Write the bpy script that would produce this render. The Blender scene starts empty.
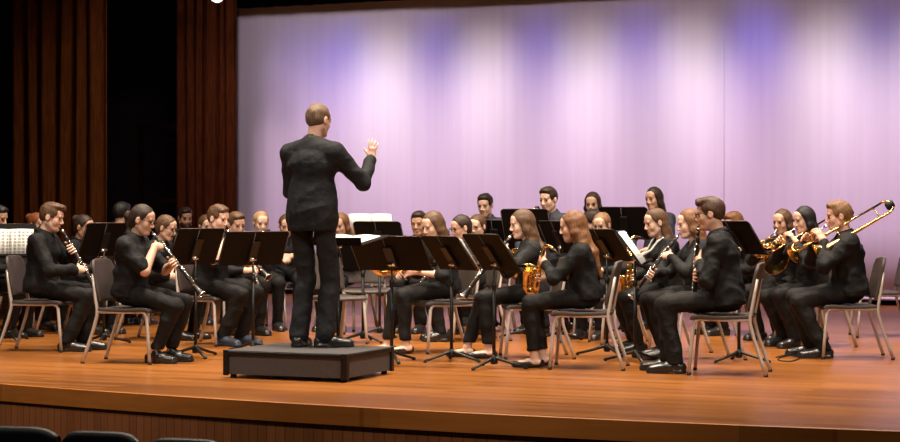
import bpy, math, random
import numpy as np
from mathutils import Vector, Matrix

random.seed(7)
SC = bpy.context.scene
COL = SC.collection
F = 1750.0            # focal length in photo pixels
HZ = 217.0            # horizon row in the photo
CAMZ = 1.15           # camera height over the stage floor
R = math.radians


def P(px, s):
    """ground point (x, y) for a photo column px at image scale s (pixels per metre)"""
    return ((px - 450.0) / s, F / s)


def ZZ(py, s):
    return CAMZ + (HZ - py) / s


def S_floor(py):
    """scale of the stage floor seen at photo row py"""
    return (py - HZ) / CAMZ


# ------------------------------------------------------------------ materials
MATS = {}


def principled(name):
    m = bpy.data.materials.new(name)
    m.use_nodes = True
    nt = m.node_tree
    b = nt.nodes['Principled BSDF']
    return m, nt, b


def noise_bump(nt, b, scale, strength, dist=0.01, stretch=None, detail=3.0):
    tc = nt.nodes.new('ShaderNodeTexCoord')
    n = nt.nodes.new('ShaderNodeTexNoise')
    n.inputs['Scale'].default_value = scale
    n.inputs['Detail'].default_value = detail
    src = tc.outputs['Object']
    if stretch:
        mp = nt.nodes.new('ShaderNodeMapping')
        mp.inputs['Scale'].default_value = stretch
        nt.links.new(src, mp.inputs['Vector'])
        src = mp.outputs['Vector']
    nt.links.new(src, n.inputs['Vector'])
    bp = nt.nodes.new('ShaderNodeBump')
    bp.inputs['Strength'].default_value = strength
    bp.inputs['Distance'].default_value = dist
    nt.links.new(n.outputs['Fac'], bp.inputs['Height'])
    nt.links.new(bp.outputs['Normal'], b.inputs['Normal'])
    return n


def ramp_color(nt, b, fac, cols):
    r = nt.nodes.new('ShaderNodeValToRGB')
    els = r.color_ramp.elements
    while len(els) < len(cols):
        els.new(0.5)
    for e, (p, c) in zip(els, cols):
        e.position = p
        e.color = (*c, 1)
    nt.links.new(fac, r.inputs['Fac'])
    nt.links.new(r.outputs['Color'], b.inputs['Base Color'])
    return r


def mat(name, col, rough=0.6, metal=0.0, spec=0.5, bump=None, vary=0.0, sheen=0.0, sss=0.0):
    if name in MATS:
        return MATS[name]
    m, nt, b = principled(name)
    b.inputs['Base Color'].default_value = (*col, 1)
    b.inputs['Roughness'].default_value = rough
    b.inputs['Metallic'].default_value = metal
    b.inputs['Specular IOR Level'].default_value = spec
    if sheen:
        b.inputs['Sheen Weight'].default_value = sheen
        b.inputs['Sheen Roughness'].default_value = 0.4
    if bump:
        n = noise_bump(nt, b, *bump)
        if vary:
            ramp_color(nt, b, n.outputs['Fac'],
                       [(0.3, tuple(c * (1 - vary) for c in col)), (0.7, tuple(min(1, c * (1 + vary)) for c in col))])
    MATS[name] = m
    return m


def cloth(name, col, sheen=0.0):
    return mat(name, col, 0.75, 0, 0.22, (26, 0.5, 0.012), 0.25, 0)


def hair_mat(name, col):
    if name in MATS:
        return MATS[name]
    m, nt, b = principled(name)
    b.inputs['Roughness'].default_value = 0.5
    b.inputs['Specular IOR Level'].default_value = 0.3
    n = noise_bump(nt, b, 30, 0.55, 0.006, (6, 6, 0.5), 4)
    ramp_color(nt, b, n.outputs['Fac'], [(0.3, tuple(c * 0.5 for c in col)), (0.7, tuple(min(1, c * 1.45) for c in col))])
    MATS[name] = m
    return m


BLACK = cloth('black_shirt_cloth', (0.007, 0.007, 0.008), 0.02)
BLACK2 = cloth('soft_black_cloth', (0.011, 0.0105, 0.0115), 0.03)
NAVY = cloth('dark_slate_cloth', (0.036, 0.038, 0.052), 0.03)
TROUS = cloth('black_trouser_cloth', (0.0075, 0.0066, 0.0068), 0.02)
SUIT = cloth('charcoal_suit_cloth', (0.0105, 0.011, 0.0135), 0.04)
WHITE_CLOTH = cloth('white_shirt_cloth', (0.75, 0.73, 0.7))
LEATHER = mat('black_leather', (0.014, 0.013, 0.013), 0.28, 0, 0.6, (90, 0.15, 0.002))
BLUELEATHER = mat('blue_grey_leather', (0.025, 0.034, 0.056), 0.45, 0, 0.5, (90, 0.15, 0.002))
BLACKMET = mat('black_enamel_metal', (0.006, 0.0055, 0.005), 0.42, 0.0, 0.35, (300, 0.08, 0.001))
DESKMET = mat('black_desk_enamel', (0.0055, 0.004, 0.0035), 0.6, 0.0, 0.12, (300, 0.08, 0.001))
STEEL = mat('brushed_grey_steel', (0.50, 0.44, 0.40), 0.42, 0.3, 0.5, (200, 0.08, 0.001))
CHROME = mat('nickel_silver', (0.8, 0.78, 0.75), 0.18, 1.0, 0.5, (80, 0.04, 0.001))
BRASS = mat('lacquered_brass', (0.83, 0.56, 0.2), 0.2, 1.0, 0.5, (60, 0.05, 0.001), 0.1)
GRENA = mat('black_grenadilla', (0.012, 0.01, 0.01), 0.3, 0, 0.5, (120, 0.1, 0.001))
VINYL = mat('brown_chair_shell', (0.05, 0.036, 0.031), 0.55, 0, 0.4, (120, 0.3, 0.002), 0.2)
RUBBER = mat('black_rubber', (0.01, 0.01, 0.01), 0.7, 0, 0.3, (100, 0.1, 0.001))
EYEW = mat('eye_white', (0.42, 0.37, 0.33), 0.3, 0, 0.5, (40, 0.02, 0.001))
IRIS = mat('dark_iris', (0.02, 0.012, 0.008), 0.2, 0, 0.5, (40, 0.02, 0.001))
PAPER = mat('white_paper', (0.82, 0.81, 0.78), 0.8, 0, 0.3, (40, 0.08, 0.001))
INK = mat('printed_ink', (0.02, 0.02, 0.025), 0.8, 0, 0.3, (40, 0.05, 0.001))


def skin(tone):
    name = 'skin_%s' % tone
    if name in MATS:
        return MATS[name]
    col = {'fair': (0.66, 0.42, 0.32), 'warm': (0.60, 0.36, 0.26), 'tan': (0.46, 0.26, 0.17), 'ruddy': (0.62, 0.35, 0.26)}[tone]
    m, nt, b = principled(name)
    b.inputs['Roughness'].default_value = 0.5
    b.inputs['Specular IOR Level'].default_value = 0.4
    n = noise_bump(nt, b, 45, 0.08, 0.002)
    ramp_color(nt, b, n.outputs['Fac'], [(0.3, tuple(c * 0.93 for c in col)), (0.7, tuple(c * 1.06 for c in col))])
    MATS[name] = m
    return m


def lips(tone):
    return mat('lip_' + tone, {'fair': (0.47, 0.23, 0.18), 'warm': (0.44, 0.21, 0.16), 'tan': (0.34, 0.15, 0.11), 'ruddy': (0.45, 0.22, 0.17)}[tone],
               0.4, 0, 0.4, (80, 0.1, 0.001))


HAIRS = {'brown': (0.09, 0.045, 0.022), 'dark': (0.03, 0.017, 0.012), 'black': (0.012, 0.010, 0.011), 'auburn': (0.17, 0.075, 0.032),
         'light': (0.2, 0.105, 0.05), 'grey': (0.15, 0.095, 0.06), 'red': (0.24, 0.075, 0.03), 'blond': (0.33, 0.2, 0.1), 'chestnut': (0.06, 0.03, 0.017)}


# ------------------------------------------------------------------ objects and tags
def tag(o, label=None, cat=None, group=None, kind=None):
    if label:
        o['label'] = label
    if cat:
        o['category'] = cat
    if group:
        o['group'] = group
    if kind:
        o['kind'] = kind
    return o


def empty(name, loc=(0, 0, 0), rz=0.0, matrix=None):
    o = bpy.data.objects.new(name, None)
    COL.objects.link(o)
    o.empty_display_size = 0.1
    if matrix is not None:
        o.matrix_world = matrix
    else:
        o.location = loc
        o.rotation_euler = (0, 0, rz)
    return o


def link_mesh(name, me, parent=None):
    o = bpy.data.objects.new(name, me)
    COL.objects.link(o)
    if parent is not None:
        o.parent = parent
    return o


def children(o):
    return [c for c in bpy.data.objects if c.parent == o]


def copy_tree(o, loc, rz, kids=None):
    c = o.copy()
    COL.objects.link(c)
    c.location = loc
    c.rotation_euler = (0, 0, rz)
    for ch in KIDS[o.name]:
        d = ch.copy()
        COL.objects.link(d)
        d.parent = c
        for g in KIDS.get(ch.name, []):
            e = g.copy()
            COL.objects.link(e)
            e.parent = d
    return c


KIDS = {}


def remember(o):
    KIDS[o.name] = [c for c in bpy.data.objects if c.parent == o]
    for c in KIDS[o.name]:
        k = [g for g in bpy.data.objects if g.parent == c]
        if k:
            KIDS[c.name] = k


# ------------------------------------------------------------------ explicit mesh builder
class MB:
    def __init__(self):
        self.v, self.f, self.mi, self.sm = [], [], [], []

    def _add(self, vs, fs, mi=0, smooth=True):
        o = len(self.v)
        self.v += [tuple(x) for x in vs]
        self.f += [tuple(i + o for i in f) for f in fs]
        self.mi += [mi] * len(fs)
        self.sm += [smooth] * len(fs)

    def tube(self, pts, rad, n=10, closed=False, caps=True, mi=0, flat=1.0):
        pts = [Vector(p) for p in pts]
        m = len(pts)
        if not hasattr(rad, '__len__'):
            rad = [rad] * m
        vs, fs = [], []
        prev = None
        for i, p in enumerate(pts):
            if closed:
                t = pts[(i + 1) % m] - pts[i - 1]
            else:
                t = pts[min(i + 1, m - 1)] - pts[max(i - 1, 0)]
            t.normalize()
            if prev is None:
                a = Vector((0, 0, 1)) if abs(t.z) < 0.9 else Vector((1, 0, 0))
                u = (a - t * a.dot(t)).normalized()
            else:
                u = (prev - t * prev.dot(t)).normalized()
            prev = u
            w = t.cross(u)
            for k in range(n):
                an = 2 * math.pi * k / n
                vs.append(p + (u * math.cos(an) + w * math.sin(an) * flat) * rad[i])
        for i in range(m if closed else m - 1):
            j = (i + 1) % m
            for k in range(n):
                k2 = (k + 1) % n
                fs.append((i * n + k, i * n + k2, j * n + k2, j * n + k))
        if caps and not closed:
            fs.append(tuple(range(n - 1, -1, -1)))
            fs.append(tuple((m - 1) * n + k for k in range(n)))
        self._add(vs, fs, mi)

    def lathe(self, prof, origin=(0, 0, 0), axis=(0, 0, 1), n=20, mi=0, caps=False):
        """prof: list of (radius, distance along axis)"""
        o = Vector(origin)
        t = Vector(axis).normalized()
        a = Vector((1, 0, 0)) if abs(t.x) < 0.9 else Vector((0, 1, 0))
        u = (a - t * a.dot(t)).normalized()
        w = t.cross(u)
        vs, fs = [], []
        for r, h in prof:
            for k in range(n):
                an = 2 * math.pi * k / n
                vs.append(o + t * h + (u * math.cos(an) + w * math.sin(an)) * max(r, 1e-5))
        for i in range(len(prof) - 1):
            for k in range(n):
                k2 = (k + 1) % n
                fs.append((i * n + k, i * n + k2, (i + 1) * n + k2, (i + 1) * n + k))
        if caps:
            fs.append(tuple(range(n - 1, -1, -1)))
            fs.append(tuple((len(prof) - 1) * n + k for k in range(n)))
        self._add(vs, fs, mi)

    def box(self, c, size, rot=None, mi=0, bev=0.0):
        c = Vector(c)
        hx, hy, hz = [x / 2 for x in size]
        b = min(bev, hx * 0.9, hy * 0.9, hz * 0.9)
        vs, fs = [], []
        if b <= 0:
            for x in (-hx, hx):
                for y in (-hy, hy):
                    for z in (-hz, hz):
                        vs.append(Vector((x, y, z)))
            fs = [(0, 1, 3, 2), (4, 6, 7, 5), (0, 4, 5, 1), (2, 3, 7, 6), (0, 2, 6, 4), (1, 5, 7, 3)]
        else:
            # stack of rounded-rectangle rings
            rings = []
            for z, ins in ((-hz, b), (-hz + b * 0.3, b * 0.3), (-hz + b, 0), (hz - b, 0), (hz - b * 0.3, b * 0.3), (hz, b)):
                X, Y = hx - ins, hy - ins
                q = b
                rings.append([(X, -Y + q, z), (X, Y - q, z), (X - q, Y, z), (-X + q, Y, z), (-X, Y - q, z), (-X, -Y + q, z), (-X + q, -Y, z), (X - q, -Y, z)])
            for r_ in rings:
                vs += [Vector(p) for p in r_]
            for i in range(len(rings) - 1):
                for k in range(8):
                    k2 = (k + 1) % 8
                    fs.append((i * 8 + k, i * 8 + k2, (i + 1) * 8 + k2, (i + 1) * 8 + k))
            fs.append(tuple(range(7, -1, -1)))
            fs.append(tuple((len(rings) - 1) * 8 + k for k in range(8)))
        if rot is not None:
            vs = [rot @ p for p in vs]
        self._add([p + c for p in vs], fs, mi, False)

    def prism(self, poly, a, u, w, nrm, th, mi=0):
        """extrude polygon (list of (p,q)) in plane spanned by u,w at a by th along nrm"""
        a, u, w, nrm = Vector(a), Vector(u), Vector(w), Vector(nrm)
        n = len(poly)
        vs = [a + u * p + w * q for p, q in poly] + [a + u * p + w * q + nrm * th for p, q in poly]
        fs = [tuple(range(n - 1, -1, -1)), tuple(range(n, 2 * n))]
        for k in range(n):
            k2 = (k + 1) % n
            fs.append((k, k2, n + k2, n + k))
        self._add(vs, fs, mi, False)

    def ball(self, c, r, n=12, m=8, mi=0, ax=None):
        c = Vector(c)
        if not hasattr(r, '__len__'):
            r = (r, r, r)
        vs, fs = [Vector((0, 0, r[2]))], []
        for i in range(1, m):
            th = math.pi * i / m
            for k in range(n):
                ph = 2 * math.pi * k / n
                vs.append(Vector((r[0] * math.sin(th) * math.cos(ph), r[1] * math.sin(th) * math.sin(ph), r[2] * math.cos(th))))
        vs.append(Vector((0, 0, -r[2])))
        L = len(vs) - 1
        for k in range(n):
            k2 = (k + 1) % n
            fs.append((0, 1 + k, 1 + k2))
            for i in range(m - 2):
                fs.append((1 + i * n + k, 1 + (i + 1) * n + k, 1 + (i + 1) * n + k2, 1 + i * n + k2))
            fs.append((1 + (m - 2) * n + k, L, 1 + (m - 2) * n + k2))
        if ax is not None:
            vs = [ax @ v for v in vs]
        self._add([v + c for v in vs], fs, mi)

    def build(self, name, mats, parent=None):
        me = bpy.data.meshes.new(name)
        me.from_pydata(self.v, [], self.f)
        for m in (mats if isinstance(mats, (list, tuple)) else [mats]):
            me.materials.append(m)
        me.polygons.foreach_set('material_index', self.mi)
        me.polygons.foreach_set('use_smooth', self.sm)
        me.update()
        o = link_mesh(name, me, parent)
        return o


def arc(c, r, a0, a1, u, w, n=12):
    c, u, w = Vector(c), Vector(u), Vector(w)
    return [c + u * (r * math.cos(a0 + (a1 - a0) * i / n)) + w * (r * math.sin(a0 + (a1 - a0) * i / n)) for i in range(n + 1)]


# ------------------------------------------------------------------ distance-field sculpting
class Sculpt:
    def __init__(self, lo, hi, h):
        self.h = h
        self.lo = np.array(lo, dtype=np.float64) - 3 * h
        self.n = np.ceil((np.array(hi) - self.lo) / h).astype(int) + 4
        self.D = np.full(tuple(self.n), 0.25, dtype=np.float32)
        self.ax = [(self.lo[i] + h * np.arange(self.n[i])).astype(np.float32) for i in range(3)]

    def _reg(self, lo, hi):
        sl = []
        for i in range(3):
            a = int(max(0, math.floor((lo[i] - self.lo[i]) / self.h)))
            b = int(min(self.n[i], math.ceil((hi[i] - self.lo[i]) / self.h) + 1))
            if b <= a:
                return None
            sl.append(slice(a, b))
        X = self.ax[0][sl[0]][:, None, None]
        Y = self.ax[1][sl[1]][None, :, None]
        Z = self.ax[2][sl[2]][None, None, :]
        return tuple(sl), X, Y, Z

    def _mix(self, sl, d, k, op):
        D = self.D[sl]
        if op == 'sub':
            d = -d
            if k > 0:
                h = np.clip(0.5 - 0.5 * (d - D) / k, 0, 1) * -1 + 1
                self.D[sl] = D + (d - D) * h + k * h * (1 - h)
            else:
                self.D[sl] = np.maximum(D, d)
        else:
            if k > 0:
                h = np.clip(0.5 + 0.5 * (D - d) / k, 0, 1)
                self.D[sl] = D + (d - D) * h - k * h * (1 - h)
            else:
                self.D[sl] = np.minimum(D, d)

    def cap(self, a, b, ra, rb, k=0.02, side=None, f=1.0, op='add'):
        a = np.array(a, dtype=np.float64)
        b = np.array(b, dtype=np.float64)
        m = max(ra, rb) * max(f, 1.0) + k + 2.5 * self.h
        r = self._reg(np.minimum(a, b) - m, np.maximum(a, b) + m)
        if r is None:
            return
        sl, X, Y, Z = r
        px, py, pz = X - a[0], Y - a[1], Z - a[2]
        ba = b - a
        if side is not None and f != 1.0:
            s = np.array(side, dtype=np.float64)
            g = 1 - 1 / f
            dt = (px * s[0] + py * s[1] + pz * s[2]) * g
            px, py, pz = px - s[0] * dt, py - s[1] * dt, pz - s[2] * dt
            ba = ba - s * ba.dot(s) * g
        bb = max(ba.dot(ba), 1e-9)
        h = np.clip((px * ba[0] + py * ba[1] + pz * ba[2]) / bb, 0, 1)
        qx, qy, qz = px - h * ba[0], py - h * ba[1], pz - h * ba[2]
        d = np.sqrt(qx * qx + qy * qy + qz * qz) - (ra + (rb - ra) * h)
        self._mix(sl, d.astype(np.float32), k, op)

    def ell(self, c, r, k=0.02, A=None, op='add'):
        """ellipsoid; A: 3x3 whose columns are its axes"""
        c = np.array(c, dtype=np.float64)
        r = np.array(r, dtype=np.float64)
        m = r.max() + k + 2.5 * self.h
        g = self._reg(c - m, c + m)
        if g is None:
            return
        sl, X, Y, Z = g
        px, py, pz = X - c[0], Y - c[1], Z - c[2]
        if A is not None:
            px, py, pz = (px * A[0, 0] + py * A[1, 0] + pz * A[2, 0], px * A[0, 1] + py * A[1, 1] + pz * A[2, 1],
                          px * A[0, 2] + py * A[1, 2] + pz * A[2, 2])
        qx, qy, qz = px / r[0], py / r[1], pz / r[2]
        k0 = np.sqrt(qx * qx + qy * qy + qz * qz)
        k1 = np.sqrt((qx / r[0]) ** 2 + (qy / r[1]) ** 2 + (qz / r[2]) ** 2)
        d = k0 * (k0 - 1) / np.maximum(k1, 1e-6)
        self._mix(sl, d.astype(np.float32), k, op)

    def cut(self, p, n):
        """keep the side of the plane against which n points away: removes points with (x-p).n > 0"""
        n = np.array(n, dtype=np.float64)
        n = n / np.linalg.norm(n)
        X, Y, Z = self.ax[0][:, None, None], self.ax[1][None, :, None], self.ax[2][None, None, :]
        d = (X - p[0]) * n[0] + (Y - p[1]) * n[1] + (Z - p[2]) * n[2]
        self.D = np.maximum(self.D, d.astype(np.float32))

    def mesh(self):
        D = self.D
        ins = D < 0
        cnt = np.zeros(tuple(s - 1 for s in D.shape), dtype=np.int8)
        cs = [(i, j, k) for i in (0, 1) for j in (0, 1) for k in (0, 1)]
        for i, j, k in cs:
            cnt += ins[i:ins.shape[0] - 1 + i, j:ins.shape[1] - 1 + j, k:ins.shape[2] - 1 + k]
        act = np.argwhere((cnt > 0) & (cnt < 8))
        if len(act) == 0:
            return np.zeros((0, 3)), np.zeros((0, 4), int)
        vals = np.stack([D[act[:, 0] + i, act[:, 1] + j, act[:, 2] + k] for i, j, k in cs], 1)
        acc = np.zeros((len(act), 3))
        num = np.zeros(len(act))
        for a in range(8):
            for b in range(a + 1, 8):
                if sum(abs(cs[a][q] - cs[b][q]) for q in range(3)) != 1:
                    continue
                va, vb = vals[:, a], vals[:, b]
                x = (va < 0) != (vb < 0)
                t = np.where(x, va / np.where(x, va - vb, 1), 0)
                for q in range(3):
                    acc[:, q] += np.where(x, cs[a][q] + t * (cs[b][q] - cs[a][q]), 0)
                num += x
        V = (act + acc / num[:, None]) * self.h + self.lo
        idx = np.full(cnt.shape, -1, dtype=np.int32)
        idx[act[:, 0], act[:, 1], act[:, 2]] = np.arange(len(act))
        quads = []
        for axx in range(3):
            a1, a2 = (axx + 1) % 3, (axx + 2) % 3
            s0 = [slice(None)] * 3
            s1 = [slice(None)] * 3
            s0[axx] = slice(0, -1)
            s1[axx] = slice(1, None)
            x = ins[tuple(s0)] != ins[tuple(s1)]
            e = np.argwhere(x)
            ok = (e[:, a1] > 0) & (e[:, a2] > 0) & (e[:, a1] < D.shape[a1] - 1) & (e[:, a2] < D.shape[a2] - 1)
            e = e[ok]
            fl = ins[tuple(s0)][e[:, 0], e[:, 1], e[:, 2]]
            c = []
            for d1, d2 in ((-1, -1), (0, -1), (0, 0), (-1, 0)):
                q = e.copy()
                q[:, a1] += d1
                q[:, a2] += d2
                c.append(idx[q[:, 0], q[:, 1], q[:, 2]])
            c = np.stack(c, 1)
            c[~fl] = c[~fl][:, ::-1]
            quads.append(c)
        Q = np.concatenate(quads)
        Q = Q[(Q >= 0).all(1)]
        return V, Q


def np_mesh(name, V, Q, mats, parent=None, wrinkle=0.0, seed=0, wl=(25, 60), lip=None, smooth_iter=0, ridge=False):
    if smooth_iter:
        for _ in range(smooth_iter):
            acc = np.zeros_like(V)
            n = np.zeros(len(V))
            for a, b in ((0, 1), (1, 2), (2, 3), (3, 0)):
                np.add.at(acc, Q[:, a], V[Q[:, b]])
                np.add.at(acc, Q[:, b], V[Q[:, a]])
                np.add.at(n, Q[:, a], 1)
                np.add.at(n, Q[:, b], 1)
            V = V * 0.4 + 0.6 * acc / np.maximum(n, 1)[:, None]
    if wrinkle:
        a = V[Q[:, 2]] - V[Q[:, 0]]
        b = V[Q[:, 3]] - V[Q[:, 1]]
        fn = np.cross(a, b)
        N = np.zeros_like(V)
        for i in range(4):
            np.add.at(N, Q[:, i], fn)
        N /= np.maximum(np.linalg.norm(N, axis=1), 1e-9)[:, None]
        rs = np.random.RandomState(seed)
        w = np.zeros(len(V))
        for i in range(7):
            kv = rs.normal(size=3)
            kv *= rs.uniform(*wl) / np.linalg.norm(kv)
            ph_ = V @ kv + rs.uniform(0, 6.28) + 1.3 * np.sin(V @ rs.normal(size=3) * 12)
            w += (1.0 - 2.0 * np.abs(np.sin(ph_ * 0.5))) if ridge else np.sin(ph_)
        V = V + N * (wrinkle * (w / 3.0 + (0.5 if ridge else 0.0)))[:, None]
    me = bpy.data.meshes.new(name)
    nv, nq = len(V), len(Q)
    me.vertices.add(nv)
    me.vertices.foreach_set('co', np.ascontiguousarray(V, dtype=np.float32).ravel())
    me.loops.add(nq * 4)
    me.loops.foreach_set('vertex_index', np.ascontiguousarray(Q, dtype=np.int32).ravel())
    me.polygons.add(nq)
    me.polygons.foreach_set('loop_start', np.arange(0, nq * 4, 4, dtype=np.int32))
    me.polygons.foreach_set('loop_total', np.full(nq, 4, dtype=np.int32))
    for m in (mats if isinstance(mats, (list, tuple)) else [mats]):
        me.materials.append(m)
    me.update(calc_edges=True)
    me.polygons.foreach_set('use_smooth', np.ones(nq, dtype=bool))
    if lip is not None:
        cen = V[Q].mean(1)
        me.polygons.foreach_set('material_index', lip(cen).astype(np.int32))
    me.update()
    return link_mesh(name, me, parent)


# ------------------------------------------------------------------ people
def unit(v):
    v = np.array(v, dtype=np.float64)
    return v / max(np.linalg.norm(v), 1e-9)


def ik(a, c, l1, l2, pole):
    a, c = np.array(a, float), np.array(c, float)
    d = c - a
    L = np.linalg.norm(d)
    if L > (l1 + l2) * 0.995:
        c = a + d / L * (l1 + l2) * 0.995
        d = c - a
        L = np.linalg.norm(d)
    x = (l1 * l1 - l2 * l2 + L * L) / (2 * L)
    hgt = math.sqrt(max(l1 * l1 - x * x, 1e-8))
    u = d / L
    p = np.array(pole, float)
    p = unit(p - u * p.dot(u))
    return a + u * x + p * hgt, c


def rot_about(v, ax, ang):
    ax = unit(ax)
    v = np.array(v, float)
    return v * math.cos(ang) + np.cross(ax, v) * math.sin(ang) + ax * ax.dot(v) * (1 - math.cos(ang))


def sculpt_hand(S, W, d, n, left, curl=0.5, sc=1.0, fr=1.0, spread=0.0):
    """palm with five bent fingers; W wrist, d along the hand, n out of the palm"""
    d = unit(d)
    n = np.array(n, float)
    n = unit(n - d * n.dot(d))
    t = np.cross(n, d) if left else np.cross(d, n)
    S.cap(W, W + d * 0.03 * sc, 0.026 * sc, 0.02 * sc, 0.012, t, 1.3)
    S.cap(W + d * 0.03 * sc, W + d * 0.08 * sc, 0.0165 * sc, 0.0145 * sc, 0.012, t, 2.2)
    for off, L, q in ((0.031, 0.072, 0.9), (0.0105, 0.08, 1.0), (-0.0105, 0.075, 1.05), (-0.031, 0.058, 1.15)):
        p = W + d * (0.09 - abs(off - 0.005) * 0.15) * sc + t * off * sc
        a = 0.0
        fd = unit(d + t * off * (4 + spread * 12))
        ax = np.cross(fd, n)
        r = 0.0088 * fr * sc
        for frac, bend in ((0.46, 0.55), (0.30, 0.95), (0.24, 0.6)):
            a += bend * curl * q
            e = p + rot_about(fd, ax, a) * L * frac * sc
            S.cap(p, e, r, r * 0.93, 0.004)
            p = e
            r *= 0.93
    p = W + d * 0.028 * sc + t * 0.026 * sc + n * 0.004
    td = unit(d * 0.65 + t * 0.75 + n * 0.35)
    e = p + td * 0.042 * sc
    S.cap(p, e, 0.0135 * sc, 0.0105 * fr * sc, 0.01)
    td = unit(td + d * 0.45 + n * 0.4 * curl)
    S.cap(e, e + td * 0.03 * sc, 0.0105 * fr * sc, 0.009 * fr * sc, 0.004)


def person(name_label, px, top, s, face, zfloor=0.0, lean=6, yaw=0, pitch=12, sex='m', hair='short', hcol='brown', tone='fair',
           sleeve='long', shirt=None, shoe='oxford', glasses=False, seat=0.45, hold=None, feet=None, detail=None, stand=False,
           collar=True, arms=None, build=1.0, strap=False, hand=None, group=None, cuffs=False, suit=False, hem=0.07, beard=False, seed=None, roll=0):
    """px/top: photo column of the head centre and row of the crown; s: photo scale; face: world heading in degrees"""
    seed = seed if seed is not None else int(px * 7 + top)
    fem = sex == 'f'
    h = detail or (0.0062 if s >= 108 else 0.0085 if s >= 99 else 0.011)
    fr = max(1.0, h / 0.0078)
    ztop = ZZ(top, s) - zfloor
    le = R(lean)
    tv = np.array([math.sin(le), 0, math.cos(le)])
    Y = np.array([0, 1.0, 0])
    hs = 0.96 if fem else 1.0
    if stand:
        LS = ztop / 1.80
        hipz = 0.93 * LS
        pel = np.array([0, 0, 1.0 * LS])
        S_ = LS * 1.04
    else:
        S_ = (ztop - seat - 0.245 * hs) / (0.105 + 0.49 * math.cos(le)) if False else (ztop - seat - 0.115 - 0.283 * hs) / (0.49 * math.cos(le))
        S_ = max(0.70, min(1.16, S_))
        hipz = seat + 0.09
        pel = np.array([0, 0, seat + 0.115])
        LS = 0.95 if fem else 1.0
    neck = pel + tv * 0.49 * S_
    yw, pt = R(yaw), R(pitch)
    hf = np.array([math.cos(yw) * math.cos(pt), math.sin(yw) * math.cos(pt), -math.sin(pt)])
    hl = np.array([-math.sin(yw), math.cos(yw), 0.0])
    hu = np.cross(hf, hl)
    if roll:
        hl = rot_about(hl, hf, R(roll))
        hu = np.cross(hf, hl)
    HA = np.stack([hf, hl, hu], 1)
    hc = neck + tv * 0.03 + hu * 0.133 * hs + hf * 0.037

    def H(x, y, z):
        return hc + (hf * x + hl * y + hu * z) * hs

    mouth = H(0.103, 0, -0.068)
    # world placement: the head centre projects onto the asked column
    fa = R(face)
    X0, Y0 = P(px, s)
    ox = X0 - (math.cos(fa) * hc[0] - math.sin(fa) * hc[1])
    oy = Y0 - (math.sin(fa) * hc[0] + math.cos(fa) * hc[1]) * 0.0
    M = Matrix.Translation((ox, oy, zfloor)) @ Matrix.Rotation(fa, 4, 'Z')

    sw = (0.165 if fem else 0.185) * (0.5 + 0.5 * S_) * build
    sh = {q: neck - tv * (0.068 if not stand else 0.085) * S_ + Y * sw * (1 if q == 'L' else -1) for q in 'LR'}
    l1, l2 = (0.275, 0.24) if fem else (0.295, 0.26)
    info = dict(mouth=mouth, neck=neck, pel=pel, M=M, sh=sh, hf=hf, face=face, seat=seat, label=name_label)
    A = arms
    inst = None
    if hold:
        A, inst = hold(info)
    if A is None:
        A = {'L': ((0.30, 0.10, seat + 0.2), (0.8, -0.5, -0.2), (0, 0, -1), (-0.3, 1, -0.6), 0.6),
             'R': ((0.30, -0.10, seat + 0.2), (0.8, 0.5, -0.2), (0, 0, -1), (-0.3, -1, -0.6), 0.6)}
    arm = {}
    for q in 'LR':
        w, d, n, pole, curl = A[q]
        e, w = ik(sh[q], w, l1, l2, pole)
        arm[q] = (e, np.array(w), np.array(d, float), np.array(n, float), curl)
    hipx = 0.09 if not stand else 0.095
    legs = {}
    if feet is None:
        feet = {'L': (0.33, 0.11, 0), 'R': (0.29, -0.11, 0)} if not stand else {'L': (0.02, 0.13, 10), 'R': (0.0, -0.13, -10)}
    t1, t2 = 0.425 * LS, 0.43 * LS
    for q in 'LR':
        sg = 1 if q == 'L' else -1
        hip = np.array([0.02 if not stand else 0, sg * hipx, hipz])
        fx, fy, fa_ = feet[q]
        ank = np.array([fx, fy, 0.085])
        kn, ank = ik(hip, ank, t1 if not stand else 0.445 * LS, t2 if not stand else 0.42 * LS, (1, 0, 0.9) if not stand else (1, 0, 0))
        fd = np.array([math.cos(R(fa_)), math.sin(R(fa_)), 0.0])
        legs[q] = (hip, kn, ank, fd)
    allp = [pel, neck, H(0.2, 0, 0), H(-0.14, 0, 0.16), H(0, 0.12, 0), H(0, -0.12, 0)]
    for q in 'LR':
        allp += [sh[q] + Y * 0.06, sh[q] - Y * 0.06, arm[q][0], arm[q][1], arm[q][1] + unit(arm[q][2]) * 0.2, *legs[q][:3], legs[q][2] + legs[q][3] * 0.2]
    allp = np.array(allp)
    lo, hi = allp.min(0) - 0.13, allp.max(0) + 0.11
    lo[0] = min(lo[0], -0.2)
    lo[2] = -0.01

    bt = build * (0.92 if fem else 1.0)

    def torso(S, c, bottom=True):
        wf = 1.42
        wa = pel + tv * 0.17 * S_
        ch = pel + tv * 0.33 * S_
        up = neck - tv * 0.07 * S_
        S.ell(pel + np.array([-0.01, 0, 0.0]), (0.115 * bt + c, 0.168 * bt + c, 0.105 + c * 0.6), 0.03)
        S.cap(pel + tv * 0.03, wa, 0.105 * bt + c, 0.094 * bt + c, 0.03, Y, wf)
        S.cap(wa, ch, 0.094 * bt + c, 0.108 * bt + c, 0.03, Y, wf)
        S.cap(ch, up, 0.108 * bt + c, 0.075 * bt + c, 0.04, Y, 1.6)
        if fem:
            for sg in (-1, 1):
                S.ell(ch + np.array([0.075, 0.07 * sg, 0.0]) * bt, (0.055 + c, 0.06 + c, 0.06 + c), 0.04)
        for q in 'LR':
            S.cap(neck - tv * 0.03, sh[q] + tv * 0.0, 0.045 + c, 0.05 * bt + c, 0.05)

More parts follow.
